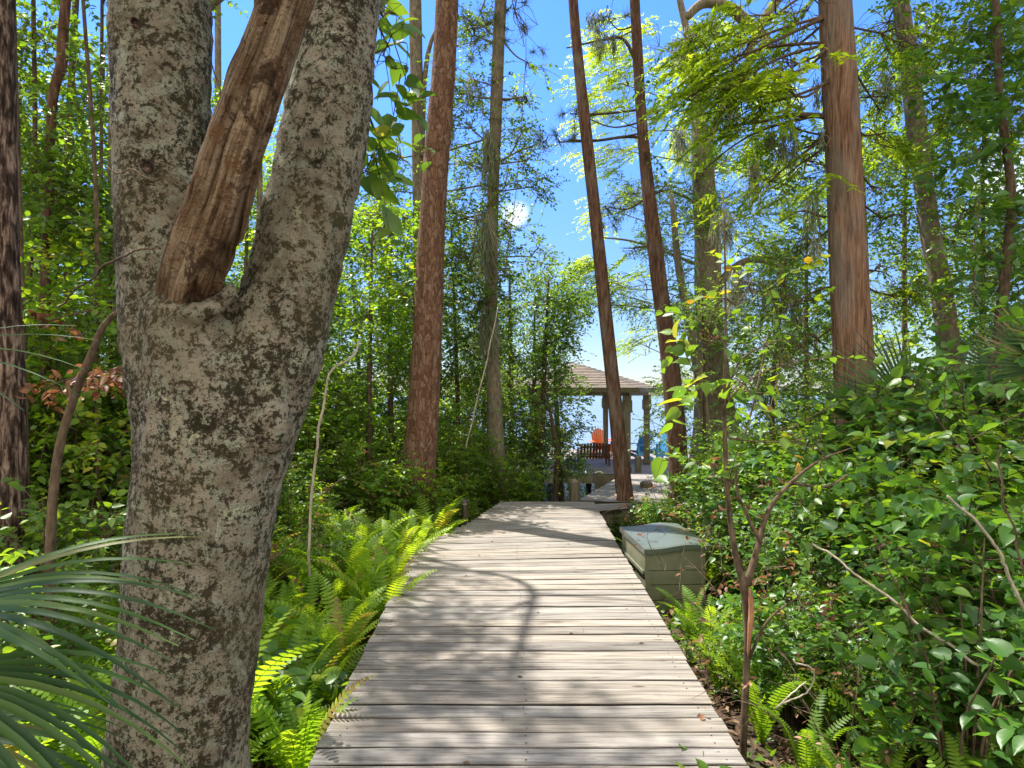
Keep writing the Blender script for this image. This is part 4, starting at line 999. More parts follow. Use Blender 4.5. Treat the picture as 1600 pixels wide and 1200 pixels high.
tree('gray_tree', 'smooth grey brown trunk leaning left behind the palm fans on the right', 'tree', 9.5, [(1402, -30, 24), (1418, 80, 26), (1430, 180, 28), (1442, 280, 28), (1455, 370, 29), (1470, 450, 31), (1483, 540, 34), (1490, 620, 38)], 'gray', 12,
     [(1385, 120, .5, .6, .6, 'fine'), (1460, 60, .4, .8, .7, 'broad'), (1480, 190, .3, .7, .6, 'broad'), (1390, 250, .3, .6, .5, 'fine'), (1400, 390, .6, .45, .5, 'broad', 420), (1390, 470, .5, .4, .4, 'broad', 430), (1520, 320, .3, .6, .6, 'dark', 360), (1530, 420, .2, .5, .4, 'broad', 420), (1370, 60, .4, .7, .7, 'cypress', 0), (1500, 90, .6, .8, .8, 'fine'), (1440, 240, .8, .7, .5, 'fine', 200), (1540, 250, .6, .7, .8, 'broad', 200), (1370, 160, .5, .6, .6, 'cypress', 100), (1460, 330, .8, .5, .4, 'fine', 300), (1560, 400, .7, .6, .7, 'fine', 360)], hi=HI(1.3, 9.5, 5, 'broad', .9), sides=18)
tree('vine_covered_tree', 'dark trunk draped with bright heart leaved vines at the right edge', 'tree', 6.8, [(1555, -30, 10), (1562, 150, 11), (1580, 300, 13), (1572, 420, 15), (1560, 520, 16), (1552, 620, 18)], 'twig', 8,
     [(1560, 60, 0, .55, 1.0, 'big'), (1500, 110, .2, .5, .7, 'big'), (1590, 180, -.2, .5, 1.0, 'big'), (1525, 230, .1, .4, .6, 'big'), (1590, 330, -.1, .5, .9, 'big'), (1500, 30, .5, .5, .7, 'broad'), (1580, 440, .1, .45, .8, 'big'), (1535, 400, .3, .35, .5, 'broad'), (1505, 180, .6, .4, .5, 'broad')], hi=HI(1.1, 6.6, 5, 'broad', .5))
tree('fork_sapling', 'slim forked sapling with peeled orange bark in the right foreground', 'sapling', 3.7, [(1130, 300, 2), (1133, 420, 3), (1134, 520, 4), (1132, 600, 5), (1133, 700, 7), (1138, 790, 8), (1150, 870, 10), (1164, 925, 13), (1168, 1000, 11), (1164, 1100, 11), (1160, 1200, 12)], 'twig', 0,
     [(1150, 590, 0, .16, .45, 'broad', 620), (1110, 480, .1, .16, .3, 'broad', 480), (1230, 560, .1, .2, .3, 'broad', 640), (1180, 440, .2, .2, .25, 'broad', 460), (1140, 740, 0, .14, .5, 'broad', 760), (1085, 600, .1, .1, .3, 'big', 620), (1260, 690, .1, .2, .4, 'broad', 700)], sides=12,
     limbs=([(1166, 915, 0, 13), (1180, 870, 0, 10), (1200, 800, .05, 8), (1235, 755, .1, 6), (1280, 720, .15, 4), (1330, 700, .2, 2)], [(1235, 755, .1, 5), (1290, 760, .1, 4), (1325, 742, .1, 3)], [(1190, 850, 0, 7), (1165, 800, .05, 5), (1150, 740, .1, 4), (1180, 620, .2, 3), (1200, 520, .3, 2)],
                         [(1132, 620, 0, 4), (1160, 560, 0, 3), (1220, 530, .1, 2)], [(1170, 1030, 0, 5), (1200, 970, -.05, 4), (1250, 930, -.1, 2)]))
def peel():
    r = bpy.data.objects
    root = [o for o in r if o.name.startswith('fork_sapling')][0]; b = MB()
    q = smooth_path([tuple(P(1171, 918, 3.655)), tuple(P(1174, 950, 3.652)), tuple(P(1172, 985, 3.652)), tuple(P(1168, 1028, 3.655))], 14)
    b.tube(q, [.003, .009, .013, .015, .014, .016, .015, .016, .015, .013, .012, .010, .007, .002], 8, .9)
    m, nt, bb, o = mat('peeled_orange_bark'); c = ramp(nt, noise(nt, coords(nt, (1, 1, .2)), 40, 4), [(.3, (.17, .065, .03)), (.6, (.40, .19, .10)), (.8, (.55, .36, .25))]); nt.links.new(c, bb.inputs[0]); bb.inputs['Roughness'].default_value = .45
    b.build('peeled_bark', m, root, smooth=True, loc=root.location)
peel()
# ---- loose leafy trees forming the middle distance on both sides
def mid_tree(label, px, D, top_py, spread, kinds, n, dens=.9, rmin=.35, rmax=.75, y0=None, bark='twig', group=None, cat='tree', name='understory_tree', wp=10):
    top = P(px, top_py, D); g = float(gz(P(px, 0, D).x, D)); ybot = 612 + (EYE - g) / D * FPX
    hgt = top.z - g
    cl = []
    for i in range(n):
        t = (i + .5) / n; py = top_py + (ybot - top_py) * (t * (.92 if y0 is None else y0)); k = kinds[i % len(kinds)]
        wx = spread * (0.5 + .7 * math.sin(math.pi * min(1, .25 + t * .75)))
        cl.append((px + RS.uniform(-1, 1) * wx, py, RS.uniform(-.5, .5), RS.uniform(rmin, rmax), dens * RS.uniform(.7, 1.2), k))
    return tree(name, label, cat, D, [(px + RS.uniform(-14, 14), top_py + 15, wp * .3), (px + RS.uniform(-9, 9), (top_py + ybot) / 2, wp * .8), (px, ybot - 8, wp)], bark, 0, cl, sides=8, group=group)
mid_tree('bright yellow green maple glowing between the forked tree and thick pine', 575, 9.6, 335, 45, ['bright'], 9, 1.0, .35, .65, .6)
mid_tree('leafy green tree low behind the right stem of the forked tree', 500, 10.4, 430, 60, ['broad', 'bright'], 10, .9, .4, .65)
mid_tree('dark leafy tree between the grey pine and the vine wrapped trunk', 718, 12.8, 330, 45, ['fine', 'fine', 'dark'], 12, .9, .5, .9, wp=8, bark='red')
mid_tree('dense dark tree hiding the left end of the gazebo', 845, 13.6, 420, 55, ['fine', 'broad', 'dark'], 13, .95, .45, .75, wp=10)
mid_tree('dense shrubby tree covering the left side of the lake deck', 865, 12.4, 590, 30, ['fine', 'broad'], 7, .6, .25, .42, .6)
mid_tree('leafy tree screening the left half of the gazebo roof', 878, 15.5, 530, 24, ['dark', 'fine'], 9, 1.1, .32, .5, .8)
mid_tree('bushy dark tree hiding the left eave of the gazebo', 838, 14.6, 470, 34, ['dark', 'fine'], 9, 1.1, .4, .6, .7)
mid_tree('airy green tree behind the vine wrapped trunk', 800, 15.5, 400, 60, ['fine', 'dark'], 10, .85, .6, .9)
mid_tree('tall leafy tree left of the thick red pine', 618, 11.0, 330, 45, ['fine', 'bright', 'bright'], 12, .9, .45, .75)
mid_tree('dark tree deep in the woods behind the forked tree', 470, 12.5, 200, 80, ['broad', 'bright', 'fine'], 14, .95, .7, 1.1)
mid_tree('bright tree seen through the fork of the big tree', 380, 9.5, 250, 60, ['bright', 'broad'], 10, .7, .4, .7)
mid_tree('thin leafy tree right of the leaning pines by the water', 1100, 13.0, 440, 60, ['fine', 'dark'], 9, .55, .4, .7, wp=7)
mid_tree('yellowing twiggy tree left of the stout cypress', 1215, 8.6, 400, 55, ['fine', 'broad'], 8, .55, .35, .55, .6)
mid_tree('airy tree with dark leaves left of the stout cypress', 1265, 10.5, 300, 40, ['fine', 'dark'], 8, .55, .35, .6, .7)
lw = ['broad', 'bright', 'dark']
for i, (px, D, ty, lab) in enumerate(((30, 7.5, 40, 'tall leafy tree in the upper left corner'), (150, 9.8, 60, 'tall leafy tree left of the forked tree'), (90, 10.5, 120, 'tree with glowing leaves deep behind the left edge'), (180, 6.8, 330, 'leafy tree directly left of the forked trunk'),
                                     (20, 6.0, 420, 'low leafy tree behind the plated pine trunk'), (250, 12, 100, 'tree hidden behind the forked tree'), (-60, 9, 0, 'tree half outside the left edge'))):
    mid_tree(lab, px, D, ty, 90, lw if i % 2 else ['bright', 'broad'], 12, .8, .5, .9)
for i, (px, D, ty, lab) in enumerate(((1420, 12.0, 60, 'pale green tree behind the leaning grey trunk'), (1530, 10.0, 160, 'leafy tree behind the vine draped trunk'), (1610, 8.4, 60, 'leafy tree in the upper right corner'), (1360, 15, 200, 'feathery tree behind the stout cypress'))):
    mid_tree(lab, px, D, ty, 75, ['cypress', 'fine'] if i in (0, 3) else ['broad', 'bright'], 9, .6, .5, .9, .65)
# trees along the water's edge: a few grown ones, copied
bt = []
for i, (px, D, ty, kn, lab) in enumerate(((420, 15.5, 330, ['dark', 'fine'], 'dark bank tree by the lake, leftmost beyond the red pine'), (560, 16.2, 400, ['fine', 'dark', 'broad'], 'leafy bank tree by the lake beyond the yellow green maple'), (690, 15.8, 430, ['dark', 'dark', 'fine'], 'dark bank tree by the lake right behind the thick red pine'))):
    n0 = set(bpy.data.objects); mid_tree(lab, px, D, ty, 60, kn, 11, .95, .6, 1.0, name='bank_tree', wp=8)
    bt.append([o for o in bpy.data.objects if o not in n0 and o.parent is None][0])
for i, (x, y, s_, lab) in enumerate(((-12.5, 17, 1.15, 'bank tree far off at the left edge'), (-10.5, 15.5, 1.3, 'bank tree deep behind the left woods'), (-8.0, 16.5, 1.2, 'bank tree behind the forked tree'), (-4.6, 17.2, .95, 'bank tree seen left of the slim grey pine'), (-1.9, 17.0, .85, 'bank tree just right of the thick red pine'), (-.7, 16.2, .75, 'bank tree behind the vine wrapped trunk'),
        (5.6, 14.5, .62, 'low bank tree right of the old mossy cypress'), (8.2, 16.5, .8, 'bank tree beyond the stout red cypress'), (10.8, 15.0, .85, 'bank tree beyond the leaning grey trunk'), (13.0, 16.5, 1.0, 'bank tree at the far right by the water'))):
    copy_tree(bt[i % 3], gpt(x, y), i * 1.9, s_, lab)
# ------------------------------------------------------------------ shrubs: prototypes and copies
def shrub_proto(name, label, cat, h, nst, kind, nper, spread, leafscale=1.0, m=None, group=None, loc=(0, 0, 0), bark='twig', mt=None, tp=None):
    root = empty(name, label, cat, loc, 0, group)
    mtk, tpk, L, W, mm, tl, dr, jt = KIND[kind]
    L *= leafscale; W *= leafscale; mm = m or mm
    lf, st = MB(), MB()
    O, Dd = [], []
    for i in range(nst):
        a = i * 2.4 + rs(-.4, .4); rr = spread * rs(.4, 1); hh = h * rs(.6, 1.05)
        p = smooth_path([(math.cos(a) * .04, math.sin(a) * .04, -.12), (math.cos(a) * rr * .4, math.sin(a) * rr * .4, hh * .55), (math.cos(a + .3) * rr, math.sin(a + .3) * rr, hh)], 12)
        st.tube(p, np.linspace(.010, .003, 12), 5, RS.rand(), cap=False)
        for j in range(nper):
            t = rs(.18, 1.0) ** .75; q = p[min(11, int(t * 11))]
            d = RS.normal(0, .7, 3); d[2] = abs(d[2]) * .5 + .15; d[:2] += np.array([math.cos(a), math.sin(a)]) * .35
            O.append(q); Dd.append(d)
    O = np.array(O); Dd = np.array(Dd)
    sprays(lf, st, O, Dd, tl * rs(.6, 1.2, len(O)), mm, L, W, tp or tpk, dr, 1.0, jt, rt=.003, rseed=RS.rand(len(O)))
    st.build('stem', M[bark], root); lf.build('foliage', M[mt or mtk], root)
    return root
def blocked(x, y, pad=0.):
    yy = y
    l = np.interp(yy, [-3, 2.97, 7.2, 8.5, 10.15], [-.84, -.9, -1.03, -.55, -.15]) - pad
    r = np.interp(yy, [-3, 2.97, 7.26, 9.34, 10.15], [1.02, 1.04, 1.14, 1.2, 1.3]) + pad
    if yy < 10.2 and l < x < r: return True
    if 10.0 < yy < 19.5:
        c = 1.0 + (yy - 10.1) * .2416
        if c - pad < x < c + 1.35 + pad: return True
    if 1.1 < x < 1.9 + (pad if pad > .2 else 0) and (4.9 if pad > .2 else 6.15) < yy < 7.4: return True
    return False
def zone(label, x, y):
    px = 800 + FPX * x / y; py = 612 + FPX * (EYE + .4) / y
    where = ('close to the camera' if y < 3.6 else 'in the near row' if y < 5 else 'in the middle distance' if y < 7.5 else 'in the far row' if y < 11 else 'near the lake')
    for lim, t in ((120, 'at the left edge of the view'), (430, 'behind or beside the forked tree'), (560, 'just right of the forked tree'), (700, 'below the thick red pine'), (860, 'below the vine wrapped trunk'), (1010, 'below the slender leaning pines'), (1120, 'around the storage box'),
                   (1250, 'around the forked sapling'), (1400, 'below the stout red cypress'), (1540, 'below the leaning grey trunk')):
        if px < lim: return label + ', ' + where + ' ' + t
    return label + ', ' + where + ' at the right edge'
def scatter(protos, spots, group, labels0, smin=.8, smax=1.2, pad=.25, sz=None):
    first = {}
    for i, (x, y) in enumerate(spots):
        if blocked(x, y, pad): continue
        k = i % len(protos); s = rs(smin, smax); labels = zone(labels0, x, y)
        if sz: s *= sz(x, y)
        pr = protos[k]; loc = gpt(x, y); rz = rs(0, 6.28)
        if 'used' not in pr:
            pr.location = loc; pr.rotation_euler = (0, 0, rz); pr.scale = (s, s, s); pr['used'] = 1; pr['group'] = group; pr['label'] = labels
        else:
            c = copy_tree(pr, loc, rz, s, labels, group)
def grid(x0, x1, y0, y1, step, j=.4):
    out = []
    for yy in np.arange(y0, y1, step):
        for xx in np.arange(x0, x1, step): out.append((xx + rs(-j, j) * step, yy + rs(-j, j) * step))
    return out
def inview(x, y, m=.0): return y > .6 and abs(x) < y * .75 + .5 + m
def vis(l, m=.0): return [q for q in l if inview(*q, m)]
# right bank: broad leaved thicket
rb = [shrub_proto('broadleaf_shrub', 'x', 'shrub', 1.25, 10, 'big', 15, .55, s_, None) for s_ in (.80, .62)]
rb2 = [shrub_proto('smallleaf_shrub', 'x', 'shrub', 1.3, 10, 'broad', 19, .6, .8, mt='leaf_mid'), shrub_proto('smallleaf_shrub', 'x', 'shrub', 1.5, 10, 'bright', 15, .55, .85)]
def rsize(x, y):
    return float(np.clip(.46 + .50 * (x - 1.4) / 1.3, .38, 1.4)) * (1 if y < 8 else .9)
scatter(rb, [q for q in vis(grid(1.7, 6.5, 3.4, 8.6, .60)) if q[0] > 1.6], 'broad leaved shrubs of the thicket right of the boardwalk', 'broad leaved thicket shrub', sz=rsize)
scatter(rb2, [q for q in vis(grid(1.3, 8.5, 3.8, 12.5, .68)) if q[0] > 1.3], 'small leaved shrubs of the thicket right of the boardwalk', 'small leaved thicket shrub', sz=lambda x, y: rsize(x, y) * .9)
scatter(rb[:1] and [shrub_proto('waterside_shrub', 'x', 'shrub', 1.2, 9, 'dark', 14, .6, .8)], vis(grid(3.3, 12, 12.0, 17.5, .95)), 'dark shrubs by the water right of the ramp', 'dark waterside shrub', sz=lambda x, y: .85)
# left middle: shrub wall beyond the fern bed
lb = [shrub_proto('glossy_shrub', 'x', 'shrub', 1.6, 11, 'fine', 20, .55, 1.0, mt='leaf_bright'), shrub_proto('glossy_shrub', 'x', 'shrub', 1.9, 10, 'fine', 22, .6, 1.1, mt='leaf_bright'), shrub_proto('glossy_shrub', 'x', 'shrub', 1.7, 11, 'dark', 18, .6, .8, mt='leaf_mid')]
def lsz(x, y): return float(np.clip(.48 + .42 * (-x - 2.0 + (y - 7) * .35), .42, 1.35)) if y < 10.5 else 1.1
scatter(lb, [q for q in vis(grid(-7.5, -.6, 6.3, 11.5, .66)) if q[0] < -.9 - max(0, (8 - q[1])) * .25 or q[1] > 9], 'glossy shrubs of the undergrowth left of the boardwalk', 'glossy undergrowth shrub', sz=lsz)
hd = [shrub_proto('glossy_shrub', 'x', 'shrub', 1.7, 12, 'fine', 22, .5, 1.05, mt='leaf_bright'), shrub_proto('glossy_shrub', 'x', 'shrub', 1.6, 12, 'fine', 20, .5, 1.15, mt='leaf_bright')]
scatter(hd, [(-2.35, 8.3), (-1.75, 8.5), (-1.15, 8.9), (-.95, 9.9), (-1.5, 9.6), (-2.1, 9.4), (-.75, 10.7), (-1.4, 10.9), (-.5, 11.3), (.1, 11.2), (-2.9, 8.6), (-2.8, 9.7), (-.6, 12.4)], 'hedge of glossy shrubs at the feet of the pines', 'dense hedge shrub', .75, 1.0, pad=.12)
def dry_proto():
    r = empty('dry_shrub', 'x', 'shrub'); st, lf = MB(), MB()
    for i in range(9):
        a = i * 2.4; p = np.array([0, 0, -.1]); d = nrm(np.array([math.cos(a) * .5, math.sin(a) * .5, 1.])); q = [p]
        for k in range(7): d = nrm(d + RS.normal(0, .22, 3)); q.append(q[-1] + d * .2)
        st.tube(q, np.linspace(.007, .0015, 8), 5, RS.rand(), cap=False)
        for k in range(2, 8):
            for _ in range(2):
                d2 = nrm(d + RS.normal(0, .8, 3)); e = q[k] + d2 * rs(.1, .3); st.tube([q[k], (q[k] + e) / 2 + RS.normal(0, .02, 3), e], [.003, .002, .001], 3, RS.rand(), cap=False)
                if RS.rand() < .45: sprays(lf, None, np.array([e]), d2[None] - UPV * .5, .08, 3, .055, .03, 'ovate', .5)
    st.build('stem', M['twig'], r); lf.build('foliage', M['dead_leaf'], r); return r
scatter([dry_proto()], [(1.75, 3.5), (2.1, 4.1), (2.5, 3.9), (1.8, 4.9), (2.3, 5.2), (2.9, 4.8), (3.3, 5.4), (2.6, 6.0), (3.6, 6.4), (2.2, 7.0), (3.1, 7.3), (2.0, 8.6), (3.9, 5.2), (2.75, 3.5), (4.3, 7.4)], 'dry half dead shrubs in the right thicket', 'dry twiggy brown shrub', .6, 1.1)
scatter([dry_proto()], [(-2.9, 4.4), (-2.3, 5.8), (-3.4, 5.4), (-3.9, 6.6), (-2.6, 7.4), (-4.8, 7.2)], 'dry half dead shrubs in the left woods', 'dry woodland shrub', .8, 1.3)
scatter([shrub_proto('bank_shrub', 'x', 'shrub', 1.7, 11, 'dark', 20, .7, .9, mt='leaf_bright')], [q for q in vis(grid(-13, .7, 11.5, 17.5, 1.0)) if q[0] < .55 + (q[1] - 12) * .0 - (q[1] > 14) * .0], 'dark shrubs on the bank left of the ramp', 'dark green bank shrub', sz=lambda x, y: 1.25 if x < -1 else .45)
# left foreground woods floor
scatter([shrub_proto('shade_shrub', 'x', 'shrub', 1.5, 8, 'big', 9, .6, .8, mt='leaf_mid'), shrub_proto('shade_shrub', 'x', 'shrub', 1.3, 9, 'broad', 14, .55, .9)], [q for q in vis(grid(-6.5, -1.7, 3.3, 7.2, .72)) if q[0] < -.62 * q[1] * .62 - .9],
        'shrubs in the shade left of the forked tree', 'big leaved shade shrub', smin=.6, smax=1.1)
def leaf_plant(label, px, py, D, h, n, kind, sc_, spread=.25, mt=None):
    q = P(px, py, D); g = gpt(q.x, D)
    r = shrub_proto('leafy_plant', label, 'plant', h, n, kind, 4, spread, sc_, None, loc=g, mt=mt)
leaf_plant('plant with large pale grey green leaves beside the foot of the forked tree', 452, 940, 4.0, .62, 6, 'big', 1.05, .12)
leaf_plant('tall plant with big pointed leaves in the lower right corner', 1500, 900, 3.1, 1.25, 8, 'big', .95, .40, 'leaf_broad')
leaf_plant('leafy seedling standing against the stout red cypress trunk', 1310, 700, 5.4, 1.75, 3, 'big', 1.0, .16, 'leaf_bright')
leaf_plant('leafy weed with rounded leaves at the foot of the forked sapling', 1205, 1150, 2.9, .45, 5, 'big', .75, .2)
# ---- sword ferns
def fern_proto(n, L, seed):
    root = empty('sword_fern', 'x', 'fern'); rib, fr = MB(), MB()
    for i in range(n):
        a = i * 2.4 + rs(-.3, .3); ln = L * rs(.6, 1.1); tilt = rs(.08, .38)
        hx, hy = math.cos(a), math.sin(a); k = 26; t = np.linspace(0, 1, k)
        rad = ln * (tilt * t + .26 * t ** 2.6); z = ln * (t * (1.08 - .2 * tilt) - .26 * t ** 3.2)
        px_ = np.stack([hx * rad, hy * rad, z], 1) + np.stack([RS.normal(0, .012) * t ** 2, RS.normal(0, .012) * t ** 2, 0 * t], 1)
        rib.tube(px_[::4], np.linspace(.003, .001, len(px_[::4])), 3, .6, cap=False)
        T = nrm(np.gradient(px_, axis=0)); side = nrm(np.cross(T, UPV + .01)); ro = RS.uniform(-.6, .6)
        nn = np.cross(side, T); side = side * math.cos(ro) + nn * math.sin(ro); nn = np.cross(side, T)
        w_ = .052 * ln / .6 * np.sin(np.pi * np.clip(.12 + t * .86, 0, 1)) ** .6
        rd = RS.rand() * .6 if RS.rand() > .03 else .85
        for s_ in (-1, 1):
            A = side * s_ + T * .25
            leaves(fr, px_[1:], A[1:], nn[1:], w_[1:], ln / k * .78, 'strip', np.clip(rd + RS.rand(k - 1) * .25, 0, 1))
    fo = fr.build('frond', M['fern_leaf'], root); ri = rib.build('rib', M['fern_leaf'], root); ri.parent = fo
    return root
fp = [fern_proto(16, .68, 0), fern_proto(13, .82, 1), fern_proto(18, .55, 2)]
fl_ = [q for q in vis(grid(-2.7, -.7, 2.6, 8.8, .29)) if not (q[0] < -1.0 and q[1] < 3.2 and q[0] > -1.6)]
scatter(fp, fl_, 'sword ferns in the bed left of the boardwalk', 'bright sword fern', .75, 1.2, pad=.06)
fp2 = [fern_proto(12, .6, 3), fern_proto(9, .7, 4)]
scatter(fp2, vis(grid(1.15, 3.2, 2.5, 8.0, .36)), 'sword ferns under the right thicket', 'low thicket fern', .55, 1.0, pad=.18)
fp3 = [fern_proto(11, .6, 5)]
scatter(fp3, vis(grid(-4.2, -1.9, 2.6, 5.2, .5)), 'ferns behind the fan palm', 'shaded fern', .6, 1.1)
bf = fern_proto(12, 1.1, 6); bf.location = gpt(2.05, 8.4); tag(bf, 'large fern with arching fronds behind the storage box beside the leaning pine', 'fern'); bf.scale = (1.0, 1.0, 1.0)
# ---- fan palms
def fan(mbl, mbr, c, axis, up, Rr, n, spread, wd, droop=.25):
    """one palmate leaf: n segments fanned about axis"""
    axis = nrm(np.asarray(axis, float)); up = np.asarray(up, float); up = nrm(up - axis * up.dot(axis)); sd_ = np.cross(axis, up)
    for i in range(n):
        a = (i / (n - 1) - .5) * spread; L = Rr * (.78 + .25 * math.cos(a * .9)) * rs(.92, 1.06)
        d = axis * math.cos(a) + sd_ * math.sin(a); s2 = np.cross(d, up); k = 9; t = np.linspace(.04, 1, k)
        dr = droop * rs(.6, 1.5)
        pos = c + d * (L * t)[:, None] + up * (.05 * L * np.sin(np.pi * t))[:, None] - UPV * (dr * L * t ** 2.6)[:, None]
        wv = wd * np.minimum(1, t * 3.2) * (1 - np.clip((t - .45) / .55, 0, 1) ** 1.3) + .0015
        V = np.zeros((k, 3, 3)); V[:, 0] = pos - s2 * wv[:, None] + up * (wv * .45)[:, None]; V[:, 1] = pos; V[:, 2] = pos + s2 * wv[:, None] + up * (wv * .45)[:, None]
        F = []
        for j in range(k - 1):
            F += [(j * 3, j * 3 + 1, j * 3 + 4, j * 3 + 3), (j * 3 + 1, j * 3 + 2, j * 3 + 5, j * 3 + 4)]
        mbl.addq(V.reshape(-1, 3), np.array(F), RS.rand())
def palm(label, fans, base, name='fan_palm'):
    root = empty(name, label, 'palm', base)
    for c, axis, up, Rr, n, spread, wd, dr in fans:
        lf = MB(); fan(lf, None, np.asarray(tuple(c)), axis, up, Rr, n, spread, wd, dr); lf.build('fan_leaf', M['palm_leaf'], root, loc=base)
        s = MB(); mid = (np.asarray(tuple(c)) + np.asarray(tuple(base))) / 2 + np.array([0, 0, .15])
        s.tube(smooth_path([base, mid, tuple(c)], 12), np.linspace(.012, .006, 12), 6, .5); s.build('leaf_stalk', M['palm_leaf'], root, loc=base)
pb = Vector(gpt(-1.95, 1.65))
palm('fan palm with long drooping blades cut by the left edge in the foreground', [
    (P(-130, 960, 1.75), (1, .15, .12), (0, -.45, 1), .68, 13, 1.0, .0095, .16),
    (P(-140, 1060, 1.65), (1, .1, -.32), (0, -.5, 1), .60, 14, 1.2, .009, .30),
    (P(-150, 560, 2.0), (1, .2, .1), (0, -.6, 1), .50, 5, 1.2, .003, .12),
    (P(-110, 1150, 1.9), (.8, .3, -.2), (0, -.4, 1), .5, 13, 1.4, .010, .3)], pb)
for px, py, D, lab in ((1255, 560, 8.0, 'spiky fan palm between the stout cypress and leaning grey trunk'), (1560, 560, 6.6, 'dark spiky fan palm right of the leaning grey trunk')):
    pass
def upfan(label, cx, cy, D, fans):
    b = Vector(gpt(P(cx, cy, D).x, D)); out = []
    for px, py, ax, Rr in fans: out.append((P(px, py, D), ax, (0, -1, .3), Rr, 24, 2.1, .014, .03))
    palm(label, out, b)
upfan('spiky fan palm behind the thicket between cypress and leaning grey trunk', 1400, 700, 6.6, [(1415, 640, (-.75, .0, .6), .9), (1330, 660, (-.1, .1, 1), .5)])
upfan('dark spiky fan palm right of the leaning grey trunk', 1600, 650, 5.6, [(1625, 575, (-.8, .0, .4), .62), (1650, 540, (-.5, .0, 1), .5)])
upfan('low spiky fan palm at the right side of the leaning grey trunk', 1530, 640, 7.4, [(1570, 590, (-.55, .1, .8), .75)])
# ---- ground cover and litter
def cover():
    n = 26000; y = RS.uniform(1.0, 13, n); x = RS.uniform(-1, 1, n) * (y * .8 + .8)
    ok = np.array([not blocked(a, b, .02) for a, b in zip(x, y)]); x, y = x[ok], y[ok]
    lt = MB(); m = len(x); near = y < 6
    Pt = np.stack([x, y, gz(x, y) + .012 + RS.rand(m) * .02], 1)
    leaves(lt, Pt, RS.normal(0, 1, (m, 3)) * np.array([1, 1, .25]), UPV + RS.normal(0, .35, (m, 3)), rs(.05, .10, m), rs(.02, .05, m), 'hex')
    Pn = Pt[::2] + RS.normal(0, .05, (len(Pt[::2]), 3)) * np.array([1, 1, .1])
    leaves(lt, Pn, RS.normal(0, 1, (len(Pn), 3)) * np.array([1, 1, .2]), UPV + RS.normal(0, .4, (len(Pn), 3)), .2, .003, 'needle')
    tag(lt.build('leaf_litter', M['litter']), 'brown fallen leaves and pine needles on the ground beside the boardwalk', 'leaf litter', kind='stuff')
    dl = MB(); m2 = 90; yy = RS.uniform(1.8, 9.8, m2); xx = RS.uniform(-.8, .95, m2)
    Pd = np.stack([xx, yy, np.full(m2, .006)], 1)
    leaves(dl, Pd[:35], RS.normal(0, 1, (35, 3)) * np.array([1, 1, .02]), UPV + RS.normal(0, .12, (35, 3)), rs(.015, .045, 35), rs(.01, .025, 35), 'hex')
    leaves(dl, Pd[35:], RS.normal(0, 1, (m2 - 35, 3)) * np.array([1, 1, .01]), UPV + RS.normal(0, .05, (m2 - 35, 3)), rs(.06, .14, m2 - 35), .0022, 'needle')
    tag(dl.build('fallen_debris', M['litter']), 'dry pine needles and leaf bits scattered on the boardwalk planks', 'leaf litter', kind='stuff')
    gc = MB(); n = 30000; y = RS.uniform(1.5, 17, n); x = RS.uniform(-1, 1, n) * (y * .8 + .8)
    ok = np.array([not blocked(a, b, .12) for a, b in zip(x, y)]) & (np.sin(x * 2.1 + 1) + np.cos(y * 1.9 + x) + RS.normal(0, .5, n) > -.4); x, y = x[ok], y[ok]; m = len(x)
    O = np.stack([x, y, gz(x, y)], 1); Dd = np.stack([RS.normal(0, .5, m), RS.normal(0, .5, m), np.ones(m)], 1)
    sprays(gc, None, O[:m], Dd, rs(.08, .28, m), 3, .06, .042, 'hex', .1)
    tag(gc.build('ground_cover', M['leaf_mid']), 'low leafy ground cover between the ferns and shrubs', 'ground cover', kind='stuff')
cover()
# fallen twigs and leaves on the boardwalk edge are left out; hanging and climbing things follow
def vine(name, label, pts, rad, bark='twig', cat='vine', leafy=None, group=None):
    q = [(P(a, b, d)) for a, b, d in pts]; base = q[-1].copy()
    root = empty(name, label, cat, base, 0, group)
    s = smooth_path([tuple(v) for v in q], 40); s[1:-1] += .012 * np.sin(np.linspace(0, 17, 38))[:, None] * nrm(RS.normal(0, 1, (1, 3))) + RS.normal(0, .0012, (38, 3))
    mb = MB(); mb.tube(s, np.linspace(rad * .7, rad, 40), 6, .5, .08); mb.build('stem', M[bark], root, smooth=True, loc=base)
    if leafy:
        lf = MB(); O = s[RS.choice(40, leafy)]; sprays(lf, None, O, RS.normal(0, 1, (leafy, 3)), .12, 3, .07, .055, 'heart', .2); lf.build('leaves', M['leaf_broad'], root, loc=base)
m, nt, b_, o_ = mat('pale_dead_wood'); c_ = ramp(nt, noise(nt, coords(nt, (1, 1, .3)), 30, 4), [(.3, (.20, .16, .11)), (.7, (.50, .43, .33))]); nt.links.new(c_, b_.inputs[0]); M['pale'] = m
vine('dead_branch', 'pale crooked dead branch rising from the ferns right of the forked tree', [(562, 533, 4.6), (548, 558, 4.6), (522, 578, 4.6), (508, 604, 4.6), (503, 650, 4.6), (497, 690, 4.6), (488, 740, 4.6), (484, 900, 4.6)], .010, 'pale', 'branch')
vine('hanging_vine', 'pale slanting vine hanging in front of the vine wrapped trunk', [(778, 480, 9.5), (768, 530, 9.5), (758, 575, 9.5), (742, 640, 9.5), (728, 700, 9.5)], .010, 'pale')
vine('hanging_vine', 'long thin vine hanging in the gap between the forked stems', [(318, -20, 3.6), (330, 70, 3.6), (342, 150, 3.6), (344, 220, 3.6)], .004)
vine('hanging_vine', 'very thin dark vine hanging against the open sky', [(822, 60, 10), (820, 120, 10), (806, 300, 10), (795, 380, 10), (790, 420, 10)], .006)
vine('dead_branch', 'thin bare twig crossing the left stem of the forked tree', [(165, 262, 2.3), (215, 272, 2.28), (262, 284, 2.28), (300, 296, 2.3)], .0035, 'twig', 'branch')
